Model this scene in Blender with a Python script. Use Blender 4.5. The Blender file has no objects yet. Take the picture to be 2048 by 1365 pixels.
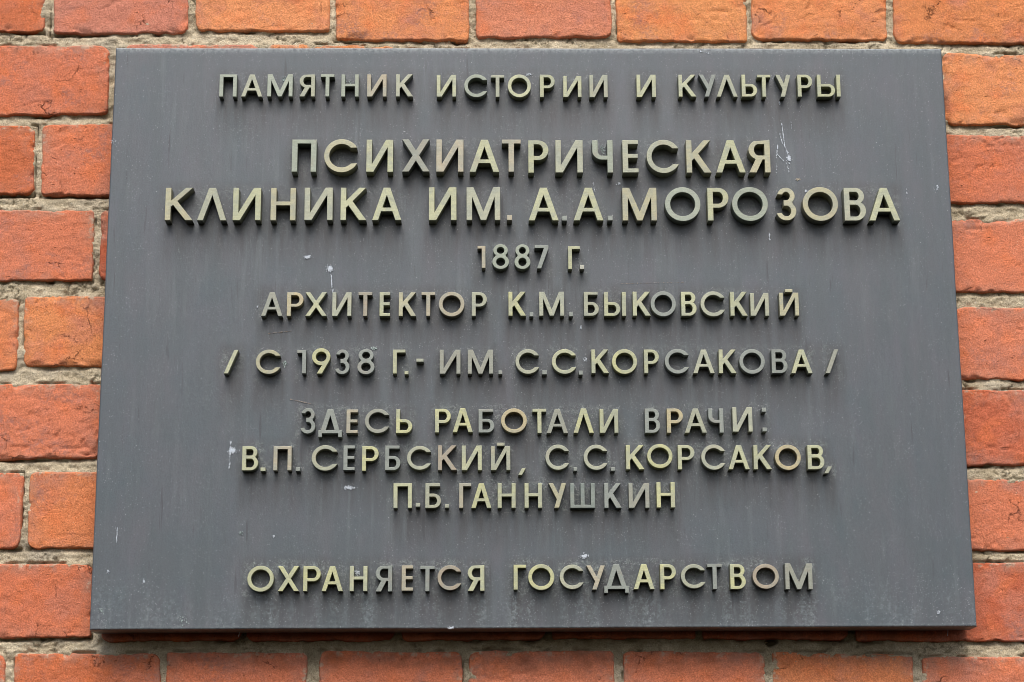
import bpy, math, random
import numpy as np
from mathutils import Matrix, Vector

CAM_ROT = [[0.9998531, 0.0015509, -0.0170687], [-0.0161578, -0.2468423, -0.9689209], [-0.005716, 0.9690544, -0.246781]]
CAM_LOC = [-0.05009, -1.78814, -0.46813]
PW, PH = 0.78, 0.54636
LENS = 71.2793
SC = bpy.context.scene
COL = SC.collection
# ------------------------------------------------------------------ camera
cd = bpy.data.cameras.new('camera'); cam = bpy.data.objects.new('camera', cd); COL.objects.link(cam)
cd.sensor_width = 36.0; cd.sensor_fit = 'HORIZONTAL'; cd.lens = LENS; cd.clip_start = 0.02; cd.clip_end = 100
cam.matrix_world = Matrix.Translation(CAM_LOC) @ Matrix(CAM_ROT).to_4x4()
SC.camera = cam
# ------------------------------------------------------------------ light: soft overcast daylight from above, in front of the wall
SUN_EL, SUN_AZ = math.radians(54), math.radians(-5)      # azimuth away from the wall normal
wd = bpy.data.worlds.new('World'); SC.world = wd; wd.use_nodes = True
wn = wd.node_tree.nodes; wl = wd.node_tree.links
sky = wn.new('ShaderNodeTexSky'); sky.sky_type = 'NISHITA'; sky.sun_disc = False
sky.sun_elevation = SUN_EL; sky.sun_rotation = math.radians(180) + SUN_AZ
sky.air_density = 1.0; sky.dust_density = 4.0; sky.ozone_density = 1.0
bg = wn['Background']; bg.inputs['Strength'].default_value = 0.085
wl.new(sky.outputs[0], bg.inputs[0])
ld = bpy.data.lights.new('sun', 'SUN'); ld.energy = 1.5; ld.angle = math.radians(44); ld.color = (1.0, 0.985, 0.98)
sun = bpy.data.objects.new('sun', ld); COL.objects.link(sun)
sd = Vector((math.sin(SUN_AZ) * math.cos(SUN_EL), -math.cos(SUN_AZ) * math.cos(SUN_EL), math.sin(SUN_EL)))
sun.rotation_euler = sd.to_track_quat('Z', 'Y').to_euler(); sun.location = (0, -3, 4)
SC.view_settings.view_transform = 'Standard'; SC.view_settings.look = 'None'
SC.view_settings.gamma = 1.0; SC.view_settings.exposure = 0.93

SC.cycles.filter_width = 0.9

# ------------------------------------------------------------------ measured tables, millimetres on the real planes
# word, character, left x, base z, width, height, depth, tone
LETTERS = [
    ('ПАМЯТНИК', 'П', -290.42, 220.25, 16.2, 22.12, 10.0, 'k'),
    ('ПАМЯТНИК', 'А', -270.02, 220.26, 19.81, 22.12, 10.0, 'l'),
    ('ПАМЯТНИК', 'М', -245.71, 220.27, 23.57, 22.13, 10.0, 'k'),
    ('ПАМЯТНИК', 'Я', -215.83, 220.29, 14.42, 22.13, 10.0, 'l'),
    ('ПАМЯТНИК', 'Т', -196.16, 220.3, 12.77, 22.14, 10.0, 'k'),
    ('ПАМЯТНИК', 'Н', -176.78, 220.31, 16.23, 22.14, 10.0, 'k'),
    ('ПАМЯТНИК', 'И', -152.73, 220.32, 18.19, 22.15, 10.0, 'p'),
    ('ПАМЯТНИК', 'К', -125.81, 220.34, 15.95, 22.15, 10.0, 'l'),
    ('ИСТОРИИ', 'И', -87.74, 220.04, 18.21, 21.83, 10.0, 'y'),
    ('ИСТОРИИ', 'С', -62.0, 219.57, 21.54, 22.8, 10.0, 'k'),
    ('ИСТОРИИ', 'Т', -37.14, 220.06, 12.51, 21.84, 10.0, 'l'),
    ('ИСТОРИИ', 'О', -21.32, 219.59, 21.7, 22.81, 10.0, 'y'),
    ('ИСТОРИИ', 'Р', 8.76, 219.83, 13.98, 22.35, 10.0, 'y'),
    ('ИСТОРИИ', 'И', 30.5, 219.84, 17.1, 21.03, 10.0, 'y'),
    ('ИСТОРИИ', 'И', 55.07, 219.85, 17.1, 22.36, 10.0, 'l'),
    ('И', 'И', 99.24, 219.88, 18.05, 22.37, 10.0, 'y'),
    ('КУЛЬТУРЫ', 'К', 138.63, 220.23, 16.66, 22.05, 10.0, 'y'),
    ('КУЛЬТУРЫ', 'У', 157.78, 220.24, 16.2, 22.05, 10.0, 'g'),
    ('КУЛЬТУРЫ', 'Л', 174.14, 220.25, 19.79, 22.05, 10.0, 'l'),
    ('КУЛЬТУРЫ', 'Ь', 197.83, 220.26, 14.5, 22.06, 10.0, 'y'),
    ('КУЛЬТУРЫ', 'Т', 212.64, 220.27, 12.48, 22.06, 10.0, 'y'),
    ('КУЛЬТУРЫ', 'У', 229.79, 220.28, 14.35, 22.06, 10.0, 'l'),
    ('КУЛЬТУРЫ', 'Р', 250.39, 220.29, 14.04, 22.07, 10.0, 'y'),
    ('КУЛЬТУРЫ', 'Ы', 268.8, 220.3, 21.86, 22.07, 10.0, 'y'),
    ('ПСИХИАТРИЧЕСКАЯ', 'П', -221.1, 145.12, 22.58, 31.44, 13.5, 'k'),
    ('ПСИХИАТРИЧЕСКАЯ', 'С', -191.39, 144.64, 30.47, 32.39, 13.5, 'o'),
    ('ПСИХИАТРИЧЕСКАЯ', 'И', -152.44, 145.11, 24.69, 31.46, 13.5, 'y'),
    ('ПСИХИАТРИЧЕСКАЯ', 'Х', -119.28, 145.1, 25.3, 31.47, 13.5, 'm'),
    ('ПСИХИАТРИЧЕСКАЯ', 'И', -87.87, 145.1, 25.16, 31.48, 13.5, 'p'),
    ('ПСИХИАТРИЧЕСКАЯ', 'А', -57.05, 145.1, 27.41, 31.48, 13.5, 'y'),
    ('ПСИХИАТРИЧЕСКАЯ', 'Т', -27.25, 145.09, 17.44, 31.49, 13.5, 'p'),
    ('ПСИХИАТРИЧЕСКАЯ', 'Р', -2.74, 144.24, 18.74, 31.64, 13.5, 'y'),
    ('ПСИХИАТРИЧЕСКАЯ', 'И', 22.3, 144.23, 25.36, 31.64, 13.5, 'l'),
    ('ПСИХИАТРИЧЕСКАЯ', 'Ч', 56.58, 144.23, 19.07, 31.65, 13.5, 'k'),
    ('ПСИХИАТРИЧЕСКАЯ', 'Е', 84.57, 144.23, 14.62, 31.66, 13.5, 'l'),
    ('ПСИХИАТРИЧЕСКАЯ', 'С', 106.73, 143.74, 29.71, 32.64, 13.5, 'l'),
    ('ПСИХИАТРИЧЕСКАЯ', 'К', 143.68, 144.22, 23.11, 31.68, 13.5, 'o'),
    ('ПСИХИАТРИЧЕСКАЯ', 'А', 171.1, 144.21, 27.28, 31.69, 13.5, 'y'),
    ('ПСИХИАТРИЧЕСКАЯ', 'Я', 201.61, 144.21, 19.89, 31.69, 13.5, 'o'),
    ('КЛИНИКА', 'К', -336.05, 98.53, 25.45, 31.26, 13.0, 'o'),
    ('КЛИНИКА', 'Л', -306.7, 98.52, 26.82, 31.27, 13.0, 'l'),
    ('КЛИНИКА', 'И', -274.1, 98.5, 25.48, 31.28, 13.0, 'y'),
    ('КЛИНИКА', 'Н', -239.61, 98.48, 22.95, 31.29, 13.0, 'o'),
    ('КЛИНИКА', 'И', -208.51, 98.46, 25.85, 31.3, 13.0, 'l'),
    ('КЛИНИКА', 'К', -175.51, 98.45, 23.82, 31.31, 13.0, 'y'),
    ('КЛИНИКА', 'А', -146.41, 98.43, 26.73, 31.32, 13.0, 'y'),
    ('ИМ.', 'И', -94.46, 98.4, 25.39, 31.69, 13.0, 'y'),
    ('ИМ.', 'М', -59.86, 98.38, 31.04, 31.7, 13.0, 'l'),
    ('ИМ.', '.', -22.75, 98.37, 4.6, 4.82, 13.0, 'p'),
    ('А.А.МОРОЗОВА', 'А', -2.84, 98.11, 27.51, 31.63, 13.0, 'y'),
    ('А.А.МОРОЗОВА', '.', 27.84, 98.1, 4.55, 4.58, 13.0, 'g'),
    ('А.А.МОРОЗОВА', 'А', 38.51, 98.09, 27.35, 31.64, 13.0, 'y'),
    ('А.А.МОРОЗОВА', '.', 69.67, 98.08, 4.73, 4.58, 13.0, 'g'),
    ('А.А.МОРОЗОВА', 'М', 83.58, 98.06, 31.59, 31.65, 13.0, 'o'),
    ('А.А.МОРОЗОВА', 'О', 122.89, 97.49, 32.66, 32.77, 13.0, 'k'),
    ('А.А.МОРОЗОВА', 'Р', 162.06, 98.02, 19.5, 31.67, 13.0, 'y'),
    ('А.А.МОРОЗОВА', 'О', 184.73, 97.46, 33.05, 32.79, 13.0, 'k'),
    ('А.А.МОРОЗОВА', 'З', 224.46, 97.99, 19.35, 31.69, 13.0, 'o'),
    ('А.А.МОРОЗОВА', 'О', 249.97, 97.42, 32.56, 32.81, 13.0, 'o'),
    ('А.А.МОРОЗОВА', 'В', 288.35, 97.95, 19.9, 31.71, 13.0, 'l'),
    ('А.А.МОРОЗОВА', 'А', 311.07, 97.94, 28.37, 31.72, 13.0, 'y'),
    ('1887', '1', -49.88, 53.56, 7.29, 21.06, 10.5, 'p'),
    ('1887', '8', -36.31, 52.48, 15.27, 23.72, 10.5, 'k'),
    ('1887', '8', -16.11, 52.46, 14.6, 23.72, 10.5, 'k'),
    ('1887', '7', 2.41, 52.98, 12.72, 22.17, 10.5, 'g'),
    ('Г.', 'Г', 33.08, 52.41, 10.98, 21.8, 10.5, 'y'),
    ('Г.', '.', 43.76, 52.4, 3.83, 3.99, 10.5, 'w'),
    ('АРХИТЕКТОР', 'А', -246.15, 8.49, 19.39, 22.35, 10.0, 'm'),
    ('АРХИТЕКТОР', 'Р', -222.94, 8.46, 14.87, 22.35, 10.0, 'q'),
    ('АРХИТЕКТОР', 'Х', -206.23, 8.43, 19.55, 22.35, 10.0, 'y'),
    ('АРХИТЕКТОР', 'И', -181.87, 8.4, 17.43, 22.36, 10.0, 'l'),
    ('АРХИТЕКТОР', 'Т', -158.06, 8.37, 12.48, 22.36, 10.0, 'P'),
    ('АРХИТЕКТОР', 'Е', -138.92, 8.34, 9.5, 22.37, 10.0, 'y'),
    ('АРХИТЕКТОР', 'К', -121.47, 8.32, 15.89, 22.37, 10.0, 'o'),
    ('АРХИТЕКТОР', 'Т', -100.9, 8.29, 12.35, 22.38, 10.0, 'p'),
    ('АРХИТЕКТОР', 'О', -85.15, 7.82, 23.28, 23.26, 10.0, 'p'),
    ('АРХИТЕКТОР', 'Р', -55.19, 8.22, 13.78, 22.38, 10.0, 'l'),
    ('К.М.БЫКОВСКИЙ', 'К', -21.81, 8.38, 15.99, 22.71, 10.0, 'Y'),
    ('К.М.БЫКОВСКИЙ', '.', -2.7, 7.87, 3.51, 3.8, 10.0, 'g'),
    ('К.М.БЫКОВСКИЙ', 'М', 6.17, 8.34, 22.72, 22.71, 10.0, 'l'),
    ('К.М.БЫКОВСКИЙ', '.', 33.25, 7.82, 3.52, 3.8, 10.0, 'g'),
    ('К.М.БЫКОВСКИЙ', 'Б', 46.82, 8.29, 13.61, 22.72, 10.0, 'l'),
    ('К.М.БЫКОВСКИЙ', 'Ы', 65.23, 8.26, 20.02, 22.72, 10.0, 'y'),
    ('К.М.БЫКОВСКИЙ', 'К', 91.33, 8.22, 16.34, 22.73, 10.0, 'y'),
    ('К.М.БЫКОВСКИЙ', 'О', 107.68, 7.7, 23.08, 23.73, 10.0, 'g'),
    ('К.М.БЫКОВСКИЙ', 'В', 135.57, 8.16, 13.95, 22.74, 10.0, 'y'),
    ('К.М.БЫКОВСКИЙ', 'С', 153.21, 7.64, 22.14, 23.74, 10.0, 'l'),
    ('К.М.БЫКОВСКИЙ', 'К', 180.32, 8.1, 15.73, 22.75, 10.0, 'y'),
    ('К.М.БЫКОВСКИЙ', 'И', 198.75, 8.07, 16.85, 21.59, 10.0, 'l'),
    ('К.М.БЫКОВСКИЙ', 'Й', 225.24, 8.04, 17.67, 21.76, 10.0, 'o'),
    ('С 1938 Г.', '/', -278.25, -45.0, 12.64, 21.73, 10.0, 'y'),
    ('С 1938 Г.', 'С', -249.74, -45.5, 22.06, 22.6, 10.0, 'o'),
    ('С 1938 Г.', '1', -212.64, -45.12, 8.15, 21.74, 10.0, 'g'),
    ('С 1938 Г.', '9', -199.3, -45.15, 16.6, 23.64, 10.0, 'Y'),
    ('С 1938 Г.', '3', -178.74, -45.91, 13.37, 22.91, 10.0, 'g'),
    ('С 1938 Г.', '8', -158.35, -45.95, 15.48, 23.49, 10.0, 'g'),
    ('С 1938 Г.', 'Г', -126.39, -45.28, 11.27, 22.19, 10.0, 'y'),
    ('С 1938 Г.', '.', -115.76, -46.02, 3.52, 3.18, 10.0, 'y'),
    ('С 1938 Г.', '-', -105.27, -34.45, 6.62, 2.9, 10.0, 'l'),
    ('ИМ.', 'И', -84.13, -45.66, 18.74, 22.35, 10.0, 'm'),
    ('ИМ.', 'М', -58.76, -45.71, 22.84, 22.35, 10.0, 'm'),
    ('ИМ.', '.', -31.16, -46.03, 3.38, 3.47, 10.0, 'g'),
    ('С.С.КОРСАКОВА', 'С', -15.75, -45.77, 21.27, 23.03, 10.0, 'l'),
    ('С.С.КОРСАКОВА', '.', 8.29, -46.29, 4.28, 3.75, 10.0, 'g'),
    ('С.С.КОРСАКОВА', 'С', 17.12, -45.83, 21.92, 23.04, 10.0, 'y'),
    ('С.С.КОРСАКОВА', '.', 41.28, -46.68, 3.65, 3.75, 10.0, 'g'),
    ('С.С.КОРСАКОВА', 'К', 52.87, -45.41, 15.9, 22.07, 10.0, 'y'),
    ('С.С.КОРСАКОВА', 'О', 71.47, -45.94, 22.74, 23.05, 10.0, 'Y'),
    ('С.С.КОРСАКОВА', 'Р', 100.57, -45.49, 13.52, 22.08, 10.0, 'y'),
    ('С.С.КОРСАКОВА', 'С', 119.34, -46.02, 21.8, 23.06, 10.0, 'g'),
    ('С.С.КОРСАКОВА', 'А', 144.81, -45.58, 19.43, 22.09, 10.0, 'l'),
    ('С.С.КОРСАКОВА', 'К', 168.21, -45.62, 15.93, 22.09, 10.0, 'y'),
    ('С.С.КОРСАКОВА', 'О', 186.85, -46.15, 23.11, 23.08, 10.0, 'g'),
    ('С.С.КОРСАКОВА', 'В', 216.01, -45.71, 14.35, 22.1, 10.0, 'g'),
    ('С.С.КОРСАКОВА', 'А', 233.55, -45.75, 19.3, 22.1, 10.0, 'y'),
    ('С.С.КОРСАКОВА', '/', 264.65, -45.8, 12.45, 22.11, 10.0, 'm'),
    ('ЗДЕСЬ', 'З', -209.48, -100.35, 14.33, 23.38, 10.0, 'g'),
    ('ЗДЕСЬ', 'Д', -192.41, -103.57, 21.1, 25.59, 10.0, 'g'),
    ('ЗДЕСЬ', 'Е', -167.42, -99.89, 10.15, 21.59, 10.0, 'p'),
    ('ЗДЕСЬ', 'С', -150.91, -99.95, 21.66, 22.29, 10.0, 'm'),
    ('ЗДЕСЬ', 'Ь', -123.02, -100.14, 14.49, 21.74, 10.0, 'Y'),
    ('РАБОТАЛИ', 'Р', -88.08, -99.53, 14.09, 21.61, 10.0, 'Y'),
    ('РАБОТАЛИ', 'А', -72.36, -99.3, 18.03, 22.17, 10.0, 'Y'),
    ('РАБОТАЛИ', 'Б', -49.18, -99.63, 14.1, 21.62, 10.0, 'g'),
    ('РАБОТАЛИ', 'О', -28.97, -100.1, 23.2, 22.45, 10.0, 'q'),
    ('РАБОТАЛИ', 'Т', -0.75, -100.34, 12.43, 22.28, 10.0, 'y'),
    ('РАБОТАЛИ', 'А', 11.82, -100.38, 19.22, 22.28, 10.0, 'm'),
    ('РАБОТАЛИ', 'Л', 35.96, -100.29, 18.22, 22.44, 10.0, 'Y'),
    ('РАБОТАЛИ', 'И', 59.52, -100.34, 16.63, 21.7, 10.0, 'y'),
    ('ВРАЧИ:', 'В', 100.04, -100.29, 13.75, 22.3, 10.0, 'g'),
    ('ВРАЧИ:', 'Р', 119.87, -100.33, 14.48, 22.31, 10.0, 'q'),
    ('ВРАЧИ:', 'А', 135.8, -100.38, 19.7, 22.31, 10.0, 'l'),
    ('ВРАЧИ:', 'Ч', 157.24, -100.42, 13.48, 22.31, 10.0, 'g'),
    ('ВРАЧИ:', 'И', 179.01, -99.45, 17.83, 22.62, 10.0, 'l'),
    ('ВРАЧИ:', ':', 205.54, -99.34, 3.92, 21.59, 10.0, 'g'),
    ('В.П.', 'В', -259.64, -133.58, 14.25, 21.92, 10.0, 'y'),
    ('В.П.', '.', -243.13, -134.16, 4.43, 3.28, 10.0, 'y'),
    ('В.П.', 'П', -231.81, -133.66, 16.14, 21.93, 10.0, 'p'),
    ('В.П.', '.', -211.82, -134.24, 4.03, 3.28, 10.0, 'g'),
    ('СЕРБСКИЙ,', 'С', -197.91, -133.89, 22.89, 23.17, 10.0, 'l'),
    ('СЕРБСКИЙ,', 'Е', -169.63, -133.54, 10.1, 22.36, 10.0, 'g'),
    ('СЕРБСКИЙ,', 'Р', -153.06, -134.14, 14.82, 22.22, 10.0, 'Y'),
    ('СЕРБСКИЙ,', 'Б', -132.58, -133.64, 13.75, 22.36, 10.0, 'g'),
    ('СЕРБСКИЙ,', 'С', -113.04, -133.43, 21.44, 21.68, 10.0, 'l'),
    ('СЕРБСКИЙ,', 'К', -85.39, -133.77, 16.86, 22.37, 10.0, 'P'),
    ('СЕРБСКИЙ,', 'И', -64.21, -133.83, 17.95, 22.38, 10.0, 'y'),
    ('СЕРБСКИЙ,', 'Й', -38.16, -133.9, 17.28, 21.69, 10.0, 'l'),
    ('СЕРБСКИЙ,', ',', -13.94, -138.33, 6.74, 6.16, 10.0, 'y'),
    ('С.С.КОРСАКОВ,', 'С', 10.48, -133.77, 21.15, 22.96, 10.0, 'l'),
    ('С.С.КОРСАКОВ,', '.', 35.37, -134.69, 3.31, 3.21, 10.0, 'g'),
    ('С.С.КОРСАКОВ,', 'С', 44.58, -133.86, 21.31, 22.97, 10.0, 'l'),
    ('С.С.КОРСАКОВ,', '.', 68.58, -134.78, 3.88, 3.21, 10.0, 'g'),
    ('С.С.КОРСАКОВ,', 'К', 82.45, -133.52, 16.42, 22.1, 10.0, 'Y'),
    ('С.С.КОРСАКОВ,', 'О', 101.49, -132.41, 22.63, 21.96, 10.0, 'Y'),
    ('С.С.КОРСАКОВ,', 'Р', 128.85, -133.64, 14.85, 22.11, 10.0, 'y'),
    ('С.С.КОРСАКОВ,', 'С', 149.76, -134.14, 21.35, 22.99, 10.0, 'l'),
    ('С.С.КОРСАКОВ,', 'А', 173.99, -133.77, 18.9, 22.12, 10.0, 'y'),
    ('С.С.КОРСАКОВ,', 'К', 196.65, -133.82, 16.31, 22.12, 10.0, 'y'),
    ('С.С.КОРСАКОВ,', 'О', 215.85, -134.32, 23.11, 23.0, 10.0, 'q'),
    ('С.С.КОРСАКОВ,', 'В', 245.02, -133.95, 14.88, 22.13, 10.0, 'y'),
    ('С.С.КОРСАКОВ,', ',', 259.39, -137.63, 7.21, 6.28, 10.0, 'l'),
    ('П.Б.ГАННУШКИН', 'П', -124.74, -167.71, 16.37, 22.16, 10.0, 'y'),
    ('П.Б.ГАННУШКИН', '.', -104.96, -166.66, 3.89, 3.39, 10.0, 'l'),
    ('П.Б.ГАННУШКИН', 'Б', -96.56, -167.79, 13.96, 22.16, 10.0, 'l'),
    ('П.Б.ГАННУШКИН', '.', -79.08, -167.55, 3.49, 3.26, 10.0, 'l'),
    ('П.Б.ГАННУШКИН', 'Г', -66.48, -167.87, 10.75, 22.17, 10.0, 'p'),
    ('П.Б.ГАННУШКИН', 'А', -55.74, -167.91, 17.87, 22.17, 10.0, 'Y'),
    ('П.Б.ГАННУШКИН', 'Н', -32.36, -167.98, 15.99, 22.17, 10.0, 'y'),
    ('П.Б.ГАННУШКИН', 'Н', -8.47, -167.96, 15.6, 22.31, 10.0, 'y'),
    ('П.Б.ГАННУШКИН', 'У', 13.01, -168.02, 15.75, 22.31, 10.0, 'o'),
    ('П.Б.ГАННУШКИН', 'Ш', 32.19, -168.09, 21.92, 22.32, 10.0, 'G'),
    ('П.Б.ГАННУШКИН', 'К', 62.42, -168.17, 15.34, 22.32, 10.0, 'g'),
    ('П.Б.ГАННУШКИН', 'И', 84.21, -168.24, 18.35, 22.33, 10.0, 'm'),
    ('П.Б.ГАННУШКИН', 'Н', 109.03, -168.02, 16.35, 22.77, 10.0, 'Y'),
    ('ОХРАНЯЕТСЯ', 'О', -252.23, -241.42, 23.19, 22.88, 10.0, 'y'),
    ('ОХРАНЯЕТСЯ', 'Х', -225.46, -241.11, 18.56, 22.09, 10.0, 'Y'),
    ('ОХРАНЯЕТСЯ', 'Р', -203.19, -241.19, 15.25, 22.09, 10.0, 'Y'),
    ('ОХРАНЯЕТСЯ', 'А', -187.01, -241.25, 18.57, 22.1, 10.0, 'Y'),
    ('ОХРАНЯЕТСЯ', 'Н', -162.46, -241.34, 15.53, 22.1, 10.0, 'y'),
    ('ОХРАНЯЕТСЯ', 'Я', -139.76, -241.68, 14.61, 22.91, 10.0, 'g'),
    ('ОХРАНЯЕТСЯ', 'Е', -116.93, -241.09, 9.96, 22.25, 10.0, 'p'),
    ('ОХРАНЯЕТСЯ', 'Т', -100.72, -241.56, 12.76, 22.38, 10.0, 'g'),
    ('ОХРАНЯЕТСЯ', 'С', -85.44, -240.7, 20.74, 21.99, 10.0, 'P'),
    ('ОХРАНЯЕТСЯ', 'Я', -58.85, -241.45, 14.63, 22.66, 10.0, 'y'),
    ('ГОСУДАРСТВОМ', 'Г', -18.58, -240.4, 11.09, 21.94, 10.0, 'Y'),
    ('ГОСУДАРСТВОМ', 'О', -5.73, -240.9, 22.93, 22.82, 10.0, 'Y'),
    ('ГОСУДАРСТВОМ', 'С', 22.02, -240.27, 20.89, 21.66, 10.0, 'l'),
    ('ГОСУДАРСТВОМ', 'У', 45.39, -240.64, 16.37, 21.22, 10.0, 'p'),
    ('ГОСУДАРСТВОМ', 'Д', 61.01, -243.62, 21.63, 25.17, 10.0, 'g'),
    ('ГОСУДАРСТВОМ', 'А', 87.06, -240.5, 18.28, 22.11, 10.0, 'Y'),
    ('ГОСУДАРСТВОМ', 'Р', 110.47, -240.58, 13.9, 22.11, 10.0, 'Y'),
    ('ГОСУДАРСТВОМ', 'С', 128.77, -239.93, 21.52, 21.39, 10.0, 'l'),
    ('ГОСУДАРСТВОМ', 'Т', 152.19, -240.73, 12.89, 22.42, 10.0, 'g'),
    ('ГОСУДАРСТВОМ', 'В', 172.25, -240.66, 13.62, 21.98, 10.0, 'Y'),
    ('ГОСУДАРСТВОМ', 'О', 192.04, -240.45, 23.16, 21.99, 10.0, 'P'),
    ('ГОСУДАРСТВОМ', 'М', 220.76, -241.0, 24.05, 22.87, 10.0, 'm'),
]

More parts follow.
